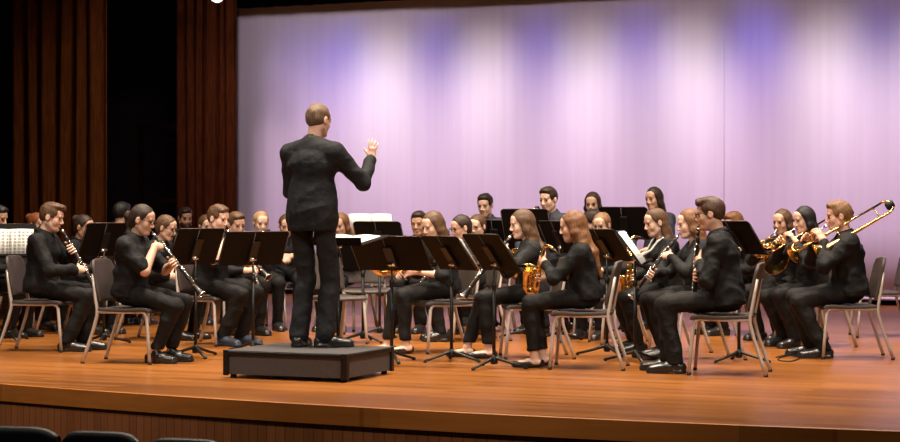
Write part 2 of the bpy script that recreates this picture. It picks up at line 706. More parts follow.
    def arm_caps(S, c, q, upto=1.0):
        e, w = arm[q][:2]
        if upto <= 0.5:
            f = upto / 0.5
            S.cap(sh[q], sh[q] + (e - sh[q]) * f, 0.054 * bt + c, 0.047 * bt + c * 1.6, 0.035)
        else:
            f = (upto - 0.5) / 0.5
            S.cap(sh[q], e, 0.052 * bt + c, 0.041 * bt + c, 0.035)
            S.cap(e, e + (w - e) * f, 0.040 * bt + c, (0.040 + (0.027 - 0.040) * f) * bt + c, 0.015)

    # ---- body: one continuous surface
    B = Sculpt(lo, hi, h)
    torso(B, -0.014)
    for q in 'LR':
        e, w = arm[q][:2]
        ov = -0.010
        B.cap(sh[q], e, 0.052 * bt + ov, (0.041 * bt + ov) if sleeve == 'long' else 0.039 * bt, 0.035)
        if sleeve == 'long':
            B.cap(e, w, 0.040 * bt + ov, 0.025 * bt, 0.015)
        else:
            B.cap(e, w, 0.040 * bt, 0.027 * bt, 0.015)
        e, w, d, n, curl = arm[q]
        sculpt_hand(B, w, d, n, q == 'L', curl, hand or (0.95 if fem else 1.03), fr, 0.0)
        hip, kn, ank, fd = legs[q]
        B.cap(hip, kn, 0.066 * bt, 0.044, 0.02)
        B.cap(kn, ank, 0.043, 0.034, 0.015)
        B.ell(kn + (ank - kn) * 0.3 - fd * 0.014, (0.04, 0.04, 0.1), 0.02)
        z0 = np.array([0, 0, 1.0])
        B.cap(ank - fd * 0.03 - z0 * 0.04, ank + fd * 0.13 - z0 * 0.055, 0.032, 0.024, 0.02, np.cross(z0, fd), 1.25)
    # neck and head
    B.cap(neck - tv * 0.05, H(-0.022, 0, -0.06), 0.056 if not fem else 0.048, 0.052 if not fem else 0.044, 0.025)
    B.ell(H(-0.012, 0, 0.032), np.array([0.094, 0.074, 0.086]) * hs, 0.015, HA)
    jw = 0.057 if not fem else 0.052
    B.ell(H(0.02, 0, -0.034), np.array([0.070, jw, 0.083]) * hs, 0.02, HA)
    B.ell(H(0.064, 0, -0.094), np.array([0.028, 0.026, 0.023]) * hs, 0.016, HA)
    for sg in (-1, 1):
        B.cap(H(-0.005, 0.052 * sg, -0.055), H(0.05, 0.022 * sg, -0.095), 0.016 * hs, 0.018 * hs, 0.03)
        B.ell(H(0.052, 0.035 * sg, -0.028), np.array([0.024, 0.024, 0.028]) * hs, 0.025, HA)
        B.ell(H(0.101, 0.032 * sg, 0.001), np.array([0.017, 0.018, 0.011]) * hs, 0.012, HA, 'sub')
    B.cap(H(0.080, 0.036, 0.022), H(0.080, -0.036, 0.022), 0.012 * hs, 0.012 * hs, 0.012)
    B.ell(H(0.05, 0, 0.05), np.array([0.04, 0.055, 0.04]) * hs, 0.02, HA)
    nl = 1.0 if not fem else 0.85
    B.cap(H(0.086, 0, 0.012), H(0.098 + 0.009 * nl, 0, -0.031), 0.0078 * hs, 0.011 * hs, 0.008)
    for sg in (-1, 1):
        B.ell(H(0.098, 0.0125 * sg, -0.038), np.array([0.011, 0.008, 0.008]) * hs, 0.006, HA)
    B.ell(H(0.089, 0, -0.063), np.array([0.010, 0.022, 0.006]) * hs, 0.006, HA)
    B.ell(H(0.087, 0, -0.074), np.array([0.0095, 0.019, 0.0062]) * hs, 0.006, HA)
    for sg in (-1, 1):
        ax = rot_about(hf, hu, R(22 * sg))
        EA = np.stack([unit(hf + hl * 0.0 - hu * -0.0), hl, hu], 1)
        B.ell(H(-0.008, 0.079 * sg, -0.006), np.array([0.021, 0.009, 0.033]) * hs, 0.006, EA)
        B.ell(H(-0.002, 0.089 * sg, -0.004), np.array([0.010, 0.006, 0.019]) * hs, 0.004, EA, 'sub')
    if stand:
        B.cut((0, 0, 0.012), (0, 0, -1))
    else:
        B.cut((0, 0, 0.012), (0, 0, -1))
    V, Q = B.mesh()

    def lipf(c):
        q = (c - hc) @ HA / hs
        return ((q[:, 0] > 0.082) & (np.abs(q[:, 1]) < 0.021) & (q[:, 2] < -0.058) & (q[:, 2] > -0.082)).astype(int)

    body = np_mesh('person', V, Q, [skin(tone), lips(tone)], None, lip=lipf)
    body.matrix_world = M
    tag(body, name_label, 'person', group)
    del B

    hc_h = max(h, 0.008)
    shirt = shirt or BLACK
    # ---- upper garment
    G = Sculpt(lo, hi, hc_h)
    c = 0.017 if not fem else 0.013
    torso(G, c)
    G.cap(pel + tv * 0.12, pel - tv * 0.05, 0.112 * bt + c, 0.122 * bt + c, 0.03, Y, 1.42)
    up = {'long': 0.94, 'short': 0.40, 'half': 0.5}[sleeve]
    for q in 'LR':
        arm_caps(G, c if sleeve == 'long' else 0.014, q, up)
    G.cap(neck - tv * 0.06, neck - tv * (0.012 if not suit else -0.006) + np.array([-0.012, 0, 0]), 0.064, 0.058 if collar else 0.05, 0.02)
    if suit:
        for q in 'LR':
            G.cap(sh[q], neck - tv * 0.03, 0.056, 0.05, 0.03)
        G.cap(pel + tv * 0.1, pel - tv * 0.14, 0.118, 0.132, 0.04, Y, 1.40)
        # opening at the front of the jacket, vents behind
        G.cut(pel - tv * 0.15, -tv)
        for sg in (-1, 1):
            G.cap(pel + np.array([-0.13, 0.095 * sg, -0.02]), pel + np.array([-0.13, 0.1 * sg, -0.2]), 0.006, 0.009, 0.004, op='sub')
    else:
        G.cut(pel - tv * (0.062 if not fem else 0.045), -tv)
    # neck opening
    G.cap(H(-0.01, 0, -0.05), neck + tv * 0.0, 0.050 if not fem else 0.048, 0.056 if collar else 0.06, 0.006, op='sub')
    if not collar:
        G.ell(neck + np.array([0.07, 0, 0.0]), (0.06, 0.05, 0.07), 0.01, op='sub')
    elif not suit:
        G.cap(neck + np.array([0.055, 0, 0.04]), neck + np.array([0.085, 0, -0.03]), 0.025, 0.004, 0.006, op='sub')
    V, Q = G.mesh()
    sobj = np_mesh('jacket' if suit else 'shirt', V, Q, SUIT if suit else shirt, body, wrinkle=0.0075 if not suit else 0.004, seed=seed, wl=(22, 75), smooth_iter=1, ridge=True)
    del G
    if suit or cuffs:
        K = Sculpt(lo, hi, 0.006)
        for q in 'LR':
            e, w = arm[q][:2]
            K.cap(e + (w - e) * 0.93, e + (w - e) * 1.03, 0.034, 0.034, 0.0)
        V, Q = K.mesh()
        np_mesh('shirt_cuff', V, Q, WHITE_CLOTH, body)
        K = Sculpt(lo, hi, 0.006)
        K.cap(neck - tv * 0.03, neck + tv * 0.026 + np.array([-0.008, 0, 0]), 0.062, 0.0585, 0.0)
        K.cap(H(-0.01, 0, -0.05), neck, 0.0545, 0.056, 0.0, op='sub')
        K.cut(neck + tv * 0.034, tv)
        V, Q = K.mesh()
        np_mesh('shirt_collar', V, Q, WHITE_CLOTH, body)
    if collar and not suit:
        nx = unit(H(-0.022, 0, -0.06) - (neck - tv * 0.03))
        fx = unit(np.array([1.0, 0, 0]) - nx * nx[0])
        ly = np.cross(nx, fx)
        c0 = neck + nx * 0.024
        b = MB()
        vs, fs = [], []
        NA = 28
        for k in range(NA + 1):
            an = R(16 + (344 - 16) * k / NA)
            fr_ = abs(math.cos(an / 2)) ** 6
            dirv = fx * math.cos(an) + ly * math.sin(an) * 0.97
            tip = 0.022 * fr_
            vs.append(c0 + dirv * 0.0575 - nx * 0.004)
            vs.append(c0 + dirv * 0.0585 + nx * (0.024 - 0.018 * fr_))
            vs.append(c0 + dirv * 0.066 + nx * (0.026 - 0.018 * fr_))
            vs.append(c0 + dirv * (0.086 + tip * 0.6) - nx * (0.010 + tip))
        for k in range(NA):
            for j in range(3):
                a_ = k * 4 + j
                fs.append((a_, a_ + 1, a_ + 5, a_ + 4))
        b._add(vs, fs)
        co = b.build('collar', shirt, body)
        sd = co.modifiers.new('thickness', 'SOLIDIFY')
        sd.thickness = 0.004
    if suit:
        # turned-up jacket collar round the neck
        nx = unit(H(-0.022, 0, -0.06) - (neck - tv * 0.03))
        fx = unit(np.array([1.0, 0, 0]) - nx * nx[0])
        ly = np.cross(nx, fx)
        b = MB()
        vs, fs = [], []
        for k in range(25):
            an = R(60 + 240 * k / 24)
            dv = fx * math.cos(an) + ly * math.sin(an)
            for rr, zz in ((0.066, -0.02), (0.065, 0.016), (0.070, 0.019), (0.077, -0.014)):
                vs.append(neck + nx * (zz + 0.006) + dv * rr)
        for k in range(24):
            for j in range(3):
                a_ = k * 4 + j
                fs.append((a_, a_ + 1, a_ + 5, a_ + 4))
        b._add(vs, fs)
        co = b.build('jacket_collar', SUIT, body)
        sd = co.modifiers.new('thickness', 'SOLIDIFY')
        sd.thickness = 0.005
    if strap:
        b = MB()
        q_ = [np.array([mouth[0] + 0.10, 0.01, neck[2] - 0.17])]
        for sg in (1, -1):
            b.tube([q_[0], neck + np.array([0.125, 0.045 * sg, -0.09]), neck + np.array([0.075, 0.072 * sg, -0.015]), neck + np.array([0.01, 0.085 * sg, 0.02]),
                    neck + np.array([-0.06, 0.05 * sg, 0.025]), neck + np.array([-0.082, 0, 0.025])], 0.009, 8, flat=0.5)
        b.build('neck_strap', WHITE_CLOTH, body)
    # ---- trousers
    T = Sculpt((lo[0], -0.45, 0), (0.75, 0.45, pel[2] + 0.2), hc_h)
    T.ell(pel + np.array([-0.01, 0, -0.005]), (0.119 * bt, 0.172 * bt, 0.112), 0.03)
    T.cap(pel, pel + tv * 0.1, 0.104 * bt, 0.094 * bt, 0.02, Y, 1.42)
    for q in 'LR':
        hip, kn, ank, fd = legs[q]
        slim = 0.006 if fem else (0.014 if not stand else 0.022)
        T.cap(hip, kn, 0.084 * bt, 0.061 + slim * 0.5, 0.03)
        T.cap(kn, ank + (kn - ank) * (0.0 if hem < 0.1 else 0.12), 0.058 + slim * 0.6, 0.043 + slim * 1.4, 0.02)
        T.ell(kn + (ank - kn) * 0.3 - fd * 0.018, (0.05 + slim * .5, 0.05 + slim * .5, 0.1), 0.02)
    T.cut((0, 0, hem), (0, 0, -1))
    T.cut(pel + tv * 0.09, tv)
    V, Q = T.mesh()
    np_mesh('trousers', V, Q, SUIT if suit else TROUS, body, wrinkle=0.0055, seed=seed + 3, wl=(20, 60), smooth_iter=1, ridge=True)
    del T
    # ---- shoes
    z0 = np.array([0, 0, 1.0])
    for q in 'LR':
        hip, kn, ank, fd = legs[q]
        sd = np.cross(z0, fd)
        heel = np.array([ank[0], ank[1], 0]) - fd * 0.045
        toe = heel + fd * (0.235 if fem else 0.262)
        K = Sculpt(np.minimum(heel, toe) - 0.07, np.maximum(heel, toe) + np.array([0.07, 0.07, 0.16]), 0.006)
        wf = 1.3
        if shoe == 'flat':
            K.cap(heel + z0 * 0.036, heel + fd * 0.08 + z0 * 0.032, 0.033, 0.03, 0.01, sd, 1.1)
            K.cap(heel + fd * 0.08 + z0 * 0.032, toe - fd * 0.035 + z0 * 0.028, 0.03, 0.026, 0.012, sd, 1.35)
            K.cap(heel + fd * 0.03 + z0 * 0.075, heel + fd * 0.15 + z0 * 0.06, 0.03, 0.026, 0.006, sd, 1.1, 'sub')
        else:
            K.cap(heel + z0 * 0.045, heel + fd * 0.1 + z0 * 0.05, 0.038, 0.04, 0.02, sd, 1.1)
            K.cap(heel + fd * 0.1 + z0 * 0.045, toe - fd * 0.04 + z0 * 0.03, 0.04, 0.032, 0.02, sd, 1.3)
            K.cap(heel + fd * 0.03 + z0 * 0.05, heel + fd * 0.05 + z0 * 0.085, 0.04, 0.044, 0.015, sd, 1.0)
            K.cap(heel + fd * 0.035 + z0 * 0.12, heel + fd * 0.035 + z0 * 0.1, 0.04, 0.04, 0.004, op='sub')
            # welt and heel block
            K.cap(heel + z0 * 0.010 + fd * 0.005, toe - fd * 0.04 + z0 * 0.010, 0.042, 0.040, 0.0, sd, 1.12)
            K.cap(heel + fd * 0.06 + z0 * 0.002, heel + fd * 0.09 + z0 * 0.002, 0.012, 0.012, 0.0, sd, 6.0, 'sub')
        K.cut((0, 0, 0.003), (0, 0, -1))
        V, Q = K.mesh()
        np_mesh('shoe', V, Q, BLUELEATHER if shoe == 'blue' else LEATHER, body)
    # ---- hair
    down = np.array([0, 0, -1.0])
    HS = Sculpt(hc - 0.42, hc + 0.26, max(0.0065, h))
    if not hair.startswith('long') and hair != 'pony':
        HS = Sculpt(hc - 0.2, hc + 0.22, max(0.0055, h * 0.9))
    g = 0.0085 if hair != 'crop' else 0.005
    top_g = 0.0
    HS.ell(H(-0.014, 0, 0.034), (np.array([0.094, 0.075, 0.086]) + g) * hs, 0.01, HA)
    if hair == 'short' or hair == 'quiff' or hair == 'crop':
        HS.ell(H(-0.048, 0, -0.002), np.array([0.056, 0.064, 0.064]) * hs, 0.02, HA)
        if hair == 'quiff':
            HS.ell(H(0.03, 0, 0.10), np.array([0.075, 0.062, 0.028]) * hs, 0.02, HA)
            HS.ell(H(0.075, 0.01, 0.088), np.array([0.028, 0.048, 0.024]) * hs, 0.02, HA)
        elif hair == 'short':
            HS.ell(H(0.02, 0, 0.088), np.array([0.08, 0.062, 0.04]) * hs, 0.02, HA)
        HS.cut(H(0.074, 0, 0.072 if hair != 'crop' else 0.08), hf * 0.88 - hu * 0.47)
        HS.cut(H(-0.07, 0, -0.056), -hu * 0.9 + hf * 0.42)
        for sg in (-1, 1):
            HS.ell(H(0.010, 0.085 * sg, -0.024), np.array([0.032, 0.030, 0.034]) * hs, 0.006, HA, 'sub')
        if hair == 'quiff':
            HS.ell(H(0.068, 0.012, 0.088), np.array([0.034, 0.048, 0.027]) * hs, 0.015, HA)
        elif hair == 'short':
            HS.ell(H(0.058, -0.01, 0.082), np.array([0.032, 0.05, 0.022]) * hs, 0.012, HA)
    else:
        HS.ell(H(-0.045, 0, -0.01), np.array([0.07, 0.074, 0.085]) * hs, 0.02, HA)
        HS.cut(H(0.072, 0, 0.075), hf * 0.84 - hu * 0.54)
        if hair in ('pony', 'bun', 'back'):
            for sg in (-1, 1):
                HS.ell(H(0.004, 0.086 * sg, -0.022), np.array([0.036, 0.03, 0.036]) * hs, 0.004, HA, 'sub')
            if hair == 'bun':
                HS.ell(H(-0.115, 0, 0.055), np.array([0.045, 0.048, 0.045]) * hs, 0.012, HA)
            elif hair == 'pony':
                HS.cap(H(-0.09, 0, 0.03), H(-0.13, 0, 0.0), 0.026, 0.032, 0.012)
                b0 = H(-0.13, 0, 0.0)
                HS.cap(b0, b0 + down * 0.12 + hf * 0.02, 0.032, 0.03, 0.015)
                HS.cap(b0 + down * 0.12 + hf * 0.02, b0 + down * 0.23 + hf * 0.01, 0.03, 0.012, 0.015)
        else:
            ear_free = hair == 'longear'
            L = {'long': 0.30, 'longer': 0.38, 'longbob': 0.17, 'longear': 0.32}[hair]
            HS.cap(H(-0.05, 0, 0.02), H(-0.072, 0, -0.09), 0.052, 0.045, 0.03, hl, 1.35)
            b1 = H(-0.075, 0, -0.09)
            b2 = neck - tv * 0.05 + np.array([-0.088, 0, 0])
            HS.cap(b1, b2, 0.040, 0.034, 0.03, hl, 1.9)
            if L > 0.2:
                b3 = neck - tv * (L - 0.14) + np.array([-0.128, 0, 0])
                HS.cap(b2, b3, 0.034, 0.016, 0.03, Y, 2.6)
            for sg in (-1, 1):
                a0 = H(0.003, 0.064 * sg, 0.045)
                a1 = H(-0.012, 0.078 * sg, -0.05)
                a2 = neck + np.array([-0.012, 0.076 * sg, 0.01])
                if ear_free:
                    HS.ell(H(0.012, 0.088 * sg, -0.022), np.array([0.036, 0.028, 0.034]) * hs, 0.004, HA, 'sub')
                    a1 = H(-0.045, 0.066 * sg, -0.03)
                else:
                    HS.cap(a0, a1, 0.018, 0.022, 0.02, hf, 1.6)
                HS.cap(a1, a2, 0.023, 0.024, 0.02, hf, 1.5)
                if L > 0.2 and (sg > 0 or L > 0.34):
                    a3 = neck - tv * 0.07 + np.array([0.045, 0.098 * sg, 0])
                    a4 = neck - tv * (L - 0.13) + np.array([0.118, 0.10 * sg, 0])
                    HS.cap(a2, a3, 0.024, 0.026, 0.02, Y, 1.2)
                    HS.cap(a3, a4, 0.028, 0.010, 0.02, Y, 1.5)
            # keep the face clear
            HS.ell(H(0.085, 0, -0.03), np.array([0.072, 0.062, 0.10]) * hs, 0.01, HA, 'sub')
    V, Q = HS.mesh()
    if len(Q):
        np_mesh('hair', V, Q, hair_mat('hair_' + hcol, HAIRS[hcol]), body, wrinkle=0.0016, seed=seed + 5, wl=(50, 130), smooth_iter=1)
    del HS
    if beard:
        K = Sculpt(hc - 0.17, hc + 0.1, 0.006)
        K.ell(H(0.035, 0, -0.065), np.array([0.066, 0.066, 0.062]) * hs, 0.01, HA)
        K.ell(H(0.06, 0, -0.1), np.array([0.036, 0.034, 0.03]) * hs, 0.015, HA)
        K.ell(H(0.085, 0, -0.02), np.array([0.06, 0.07, 0.036]) * hs, 0.004, HA, 'sub')
        K.ell(H(0.1, 0, -0.068), np.array([0.03, 0.024, 0.011]) * hs, 0.003, HA, 'sub')
        K.cut(H(0.0, 0, -0.02), hu)
        V, Q = K.mesh()
        np_mesh('beard', V, Q, hair_mat('hair_' + hcol, HAIRS[hcol]), body, wrinkle=0.002, seed=seed + 6, wl=(90, 160))
    # ---- eyes and brows, glasses
    rot = Matrix([[float(HA[i, j]) for j in range(3)] for i in range(3)])
    for sg in (-1, 1):
        b = MB()
        e = H(0.0775, 0.032 * sg, 0.001)
        b.ball(e, (0.0115 * hs, 0.0138 * hs, 0.0068 * hs), 12, 8, 0, rot)
        b.ball(H(0.0845, 0.032 * sg, -0.001), (0.0062, 0.0078, 0.0066), 10, 6, 1, rot)
        b.tube([H(0.083, 0.018 * sg, 0.004), H(0.0915, 0.031 * sg, 0.0095), H(0.082, 0.047 * sg, 0.003)], [0.002, 0.0032, 0.002], 6, mi=1)
        b.build('eye', [EYEW, IRIS], body)
        b = MB()
        b.tube([H(0.0905, 0.014 * sg, 0.021), H(0.0905, 0.03 * sg, 0.0255), H(0.080, 0.05 * sg, 0.02)], [0.003, 0.0034, 0.0016], 6)
        b.build('eyebrow', hair_mat('hair_' + hcol, HAIRS[hcol]), body)
    if glasses:
        b = MB()
        for sg in (-1, 1):
            ring = [H(0.104, 0.033 * sg + 0.025 * math.cos(a) * 1.0, 0.0 + 0.018 * math.sin(a)) for a in [2 * math.pi * i / 14 for i in range(14)]]
            b.tube(ring, 0.0022, 6, closed=True)
            b.tube([H(0.103, 0.058 * sg, 0.006), H(0.06, 0.078 * sg, 0.008), H(-0.01, 0.083 * sg, 0.008)], 0.0022, 6)
        b.tube([H(0.106, -0.009, 0.004), H(0.108, 0, 0.007), H(0.106, 0.009, 0.004)], 0.0022, 6)
        b.build('eyeglasses', RUBBER, body)
    if inst:
        inst(M)
    info['body'] = body
    info['origin'] = (ox, oy)
    return info


# ------------------------------------------------------------------ instruments (built along +z from the mouth end, +x is the key side)
def keyrow(b, z0, z1, n, x, r=0.008, rod=True, mi=0, y=0.0):
    for i in range(n):
        z = z0 + (z1 - z0) * i / max(n - 1, 1)
        b.lathe([(0.0, 0.0), (r, 0.0), (r, 0.003), (0.0, 0.0045)], (x, y, z), (1, 0, 0), 10, mi)
    if rod:
        b.tube([(x * 0.75, y + 0.011, z0 - 0.02), (x * 0.75, y + 0.011, z1 + 0.02)], 0.0024, 6, mi=mi)
        b.tube([(x * 0.75, y - 0.011, z0), (x * 0.75, y - 0.011, z1 + 0.03)], 0.002, 6, mi=mi)
        for i in range(n):
            z = z0 + (z1 - z0) * (i + 0.4) / n
            b.tube([(x * 0.75, y + 0.011, z), (x * 0.98, y, z)], 0.0022, 5, mi=mi)


def clarinet(M, label, group='clarinets held by the players'):
    o = empty('clarinet', matrix=M)
    tag(o, label, 'clarinet')
    b = MB()
    b.lathe([(0.003, 0.0), (0.007, 0.012), (0.010, 0.03), (0.0135, 0.075), (0.0135, 0.085)], n=14, caps=True)
    b.build('mouthpiece', GRENA, o)
    b = MB()
    b.lathe([(0.0125, 0.024), (0.0142, 0.026), (0.0155, 0.055), (0.0135, 0.057)], n=14)
    b.build('ligature', CHROME, o)
    b = MB()
    b.lathe([(0.014, 0.085), (0.0165, 0.1), (0.0165, 0.14), (0.0145, 0.146), (0.0145, 0.33), (0.0165, 0.335), (0.0165, 0.352), (0.015, 0.358),
             (0.0155, 0.54), (0.0175, 0.555)], n=16, caps=True)
    b.build('body_tube', GRENA, o)
    b = MB()
    b.lathe([(0.0175, 0.555), (0.019, 0.575), (0.023, 0.605), (0.030, 0.632), (0.039, 0.65), (0.040, 0.653), (0.036, 0.652), (0.024, 0.62), (0.016, 0.58)], n=24)
    b.build('bell', GRENA, o)
    b = MB()
    keyrow(b, 0.17, 0.31, 6, 0.018)
    keyrow(b, 0.375, 0.53, 6, 0.019)
    for z in (0.145, 0.332, 0.354, 0.553):
        b.lathe([(0.0155, z - 0.003), (0.018, z - 0.003), (0.018, z + 0.003), (0.0155, z + 0.003)], n=16)
    b.lathe([(0.0385, 0.646), (0.0415, 0.65), (0.0405, 0.656), (0.037, 0.655)], n=24)
    b.build('keywork', CHROME, o)
    return o


def flute(M, label):
    o = empty('flute', matrix=M)
    tag(o, label, 'flute')
    b = MB()
    b.lathe([(0.0095, -0.07), (0.0095, 0.13), (0.011, 0.132), (0.011, 0.15), (0.0095, 0.152), (0.0095, 0.6)], n=14, caps=True)
    b.build('body_tube', CHROME, o)
    b = MB()
    b.ball((0.006, 0, 0), (0.008, 0.012, 0.018), 12, 8)
    b.build('lip_plate', CHROME, o)
    b = MB()
    keyrow(b, 0.19, 0.56, 13, 0.0105, 0.0085)
    b.build('keywork', CHROME, o)
    return o


def saxophone(M, label, met=None, big=1.0):
    """+z runs down the body from the neck joint, +x is the bell side; the mouth end reaches back to (-.17, 0, -.03)"""
    met = met or BRASS
    o = empty('saxophone', matrix=M)
    tag(o, label, 'saxophone')
    k = big
    b = MB()
    b.tube([(-0.175 * k, 0, -0.012 * k), (-0.15 * k, 0, -0.022 * k), (-0.115 * k, 0, -0.034 * k), (-0.10 * k, 0, -0.036 * k)], [0.005, 0.009, 0.0125, 0.0125], 12)
    b.build('mouthpiece', GRENA, o)
    b = MB()
    b.tube([(-0.105 * k, 0, -0.037 * k), (-0.07 * k, 0, -0.043 * k), (-0.035 * k, 0, -0.038 * k), (-0.01 * k, 0, -0.018 * k), (0, 0, 0.015 * k)], [0.009, 0.0105, 0.0115, 0.012, 0.0125], 12)
    b.build('neck', met, o)
    b = MB()
    pts = [(0, 0, 0.01 * k), (0, 0, 0.2 * k), (0, 0, 0.40 * k), (0, 0, 0.46 * k)]
    rad = [0.0125 * k, 0.02 * k, 0.028 * k, 0.031 * k]
    b.tube(pts, rad, 16)
    b.build('body_tube', met, o)
    b = MB()
    a = arc((0.052 * k, 0, 0.46 * k), 0.052 * k, math.pi, 2 * math.pi, (1, 0, 0), (0, 0, -1), 12)
    b.tube(a, [0.031 * k + 0.0065 * k * i / 12 for i in range(13)], 16)
    b.build('bow', met, o)
    b = MB()
    b.lathe([(0.0375 * k, 0.0), (0.041 * k, 0.05 * k), (0.046 * k, 0.1 * k), (0.055 * k, 0.14 * k), (0.068 * k, 0.165 * k), (0.070 * k, 0.167 * k), (0.066 * k, 0.165 * k),
             (0.052 * k, 0.137 * k), (0.04 * k, 0.09 * k)], (0.104 * k, 0, 0.46 * k), (0.12, 0, -1), 24)
    b.build('bell', met, o)
    b = MB()
    for i in range(8):
        z = (0.06 + 0.048 * i) * k
        r = (0.009 + 0.0009 * i) * k
        b.lathe([(0, 0), (r, 0), (r, 0.004), (0, 0.006)], ((0.017 + 0.0021 * i) * k, 0.008, z), (1, 0.25, 0), 10)
    b.tube([(0.012 * k, 0.024 * k, 0.04 * k), (0.02 * k, 0.036 * k, 0.44 * k)], 0.0032, 6)
    b.tube([(0.012 * k, -0.024 * k, 0.04 * k), (0.02 * k, -0.036 * k, 0.44 * k)], 0.0032, 6)
    for z in (0.36, 0.42, 0.3):
        b.lathe([(0, 0), (0.017 * k, 0), (0.017 * k, 0.006), (0, 0.008)], (0.1 * k, 0.043 * k, (z + 0.02) * k), (0, 1, 0), 12)
    for z in (0.25, 0.33):
        b.lathe([(0, 0), (0.013 * k, 0), (0.013 * k, 0.006), (0, 0.008)], (0.0, -0.03 * k, z * k), (0, -1, 0), 12)
    b.build('keywork', met, o)
    return o


def trombone(M, label, slide=0.62):
    """+z forward along the slide from the mouthpiece, +y the bell side (player's left), bell section behind"""
    o = empty('trombone', matrix=M)
    tag(o, label, 'trombone')
    b = MB()
    b.lathe([(0.004, 0.03), (0.006, 0.06), (0.006, 0.09)], n=12)
    b.lathe([(0.012, 0.0), (0.0125, 0.004), (0.009, 0.02), (0.004, 0.03)], n=14)
    b.build('mouthpiece', CHROME, o)
    b = MB()
    e = slide + 0.1
    w = 0.075
    b.tube([(0, 0, 0.06), (0, 0, e)], 0.0072, 12)
    b.tube([(0, w, 0.10), (0, w, e)], 0.0072, 12)
    b.tube(arc((0, w / 2, e), w / 2, math.pi, 0, (0, 1, 0), (0, 0, 1), 12), 0.0078, 12)
    b.tube([(0, 0, 0.16), (0, w, 0.16)], 0.004, 8)
    b.tube([(0, 0, 0.2), (0, w, 0.2)], 0.004, 8)
    b.build('slide', BRASS, o)
    b = MB()
    z1 = -0.47
    yb = 0.20
    b.tube([(0, w, 0.10), (0, w, 0.02), (0, w, z1)], [0.0085, 0.0085, 0.009], 12)
    a = arc((0, (w + yb) / 2, z1), (yb - w) / 2, math.pi, 2 * math.pi, (0, 1, 0), (0, 0, 1), 14)
    b.tube(a, [0.0095 + 0.0015 * i / 14 for i in range(15)], 12)
    b.tube([(0, w, -0.04), (0, yb, -0.04)], 0.005, 8)
    b.tube([(0, w, z1 + 0.08), (0, yb, z1 + 0.08)], 0.005, 8)
    b.build('tuning_slide', BRASS, o)
    b = MB()
    b.lathe([(0.011, z1), (0.013, -0.3), (0.017, -0.12), (0.024, 0.0), (0.034, 0.08), (0.05, 0.135), (0.068, 0.17), (0.086, 0.19), (0.088, 0.193), (0.085, 0.191),
             (0.07, 0.171), (0.046, 0.135), (0.03, 0.07)], (0, yb, 0), (0, 0, 1), 28)
    b.build('bell', BRASS, o)
    b = MB()
    b.lathe([(0.0, -0.045), (0.03, -0.045), (0.034, -0.03), (0.034, 0.01), (0.028, 0.02), (0.0, 0.02)], (0, (w + yb) / 2, z1 - 0.03), (0, 0, 1), 18)
    b.build('counterweight', RUBBER, o)
    return o


def french_horn(M, label):
    """coil in the local y-z plane; mouthpipe reaches the mouth at the origin"""
    o = empty('french_horn', matrix=M)
    tag(o, label, 'horn')
    c = Vector((0.0, -0.06, 0.24))
    b = MB()
    b.lathe([(0.009, 0.0), (0.0095, 0.004), (0.004, 0.03), (0.005, 0.06)], n=12)
    b.build('mouthpiece', CHROME, o)
    b = MB()
    b.tube([(0, 0, 0.05), (0, 0.02, 0.12), (0, 0.07, 0.19)], 0.006, 10)
    for r, x in ((0.135, 0.0), (0.115, 0.018), (0.095, -0.016)):
        b.tube(arc(c + Vector((x, 0, 0)), r, 0, 2 * math.pi, (0, 1, 0), (0, 0, 1), 40)[:-1], 0.0075, 10, closed=True)
    b.build('coiled_tubing', BRASS, o)
    b = MB()
    pr = [(0.012, 0.0), (0.02, 0.1), (0.035, 0.18), (0.06, 0.24), (0.1, 0.28), (0.145, 0.3), (0.147, 0.302), (0.143, 0.3), (0.095, 0.279), (0.05, 0.235), (0.02, 0.12)]
    b.lathe(pr, c + Vector((0, 0.11, 0.02)), (-0.1, -1, 0.35), 28)
    b.build('bell', BRASS, o)
    b = MB()
    for i in range(3):
        b.lathe([(0, 0), (0.018, 0), (0.018, 0.045), (0, 0.045)], c + Vector((-0.02, -0.03 + 0.042 * i, -0.02)), (1, 0, 0), 14)
    b.build('rotor_valves', BRASS, o)
    return o


# ------------------------------------------------------------------ ways to hold them
def frame(origin, z, x):
    z = Vector(z).normalized()
    x = Vector(x)
    x = (x - z * x.dot(z)).normalized()
    y = z.cross(x)
    m = Matrix((x, y, z)).transposed().to_4x4()
    m.translation = Vector(origin)
    return m


def hold_clarinet(label, tilt=36, side=0.0, hi=0.20, lo=0.40, swap=False, el=1.0, pole=None, back=0.0):
    def f(i):
        m = np.array(i['mouth']) + np.array([-0.004, 0, 0])
        D = np.array([math.sin(R(tilt)), side, -math.cos(R(tilt))])
        D = D / np.linalg.norm(D)
        fw = np.array([math.cos(R(tilt)), 0, math.sin(R(tilt))])
        pu, pl = m + D * hi, m + D * lo
        A = {}
        a, b_ = (pu, pl) if not swap else (pl, pu)
        A['L'] = (a + np.array([0, 0.07, 0]) - D * 0.0 - fw * 0.035, (0.42, -0.78, 0.12), -fw - np.array([0, 0.5, 0]), (-0.25, 0.9 * el, -0.7), 0.75)
        A['R'] = (b_ + np.array([-back, -0.07 - back * 0.8, 0]) - fw * 0.035, (0.42, 0.78, 0.12), -fw + np.array([0, 0.5, 0]), pole or (-0.25, -0.9 * el, -0.7), 0.75)
        return A, lambda M: clarinet(M @ frame(m, D, fw), label)
    return f


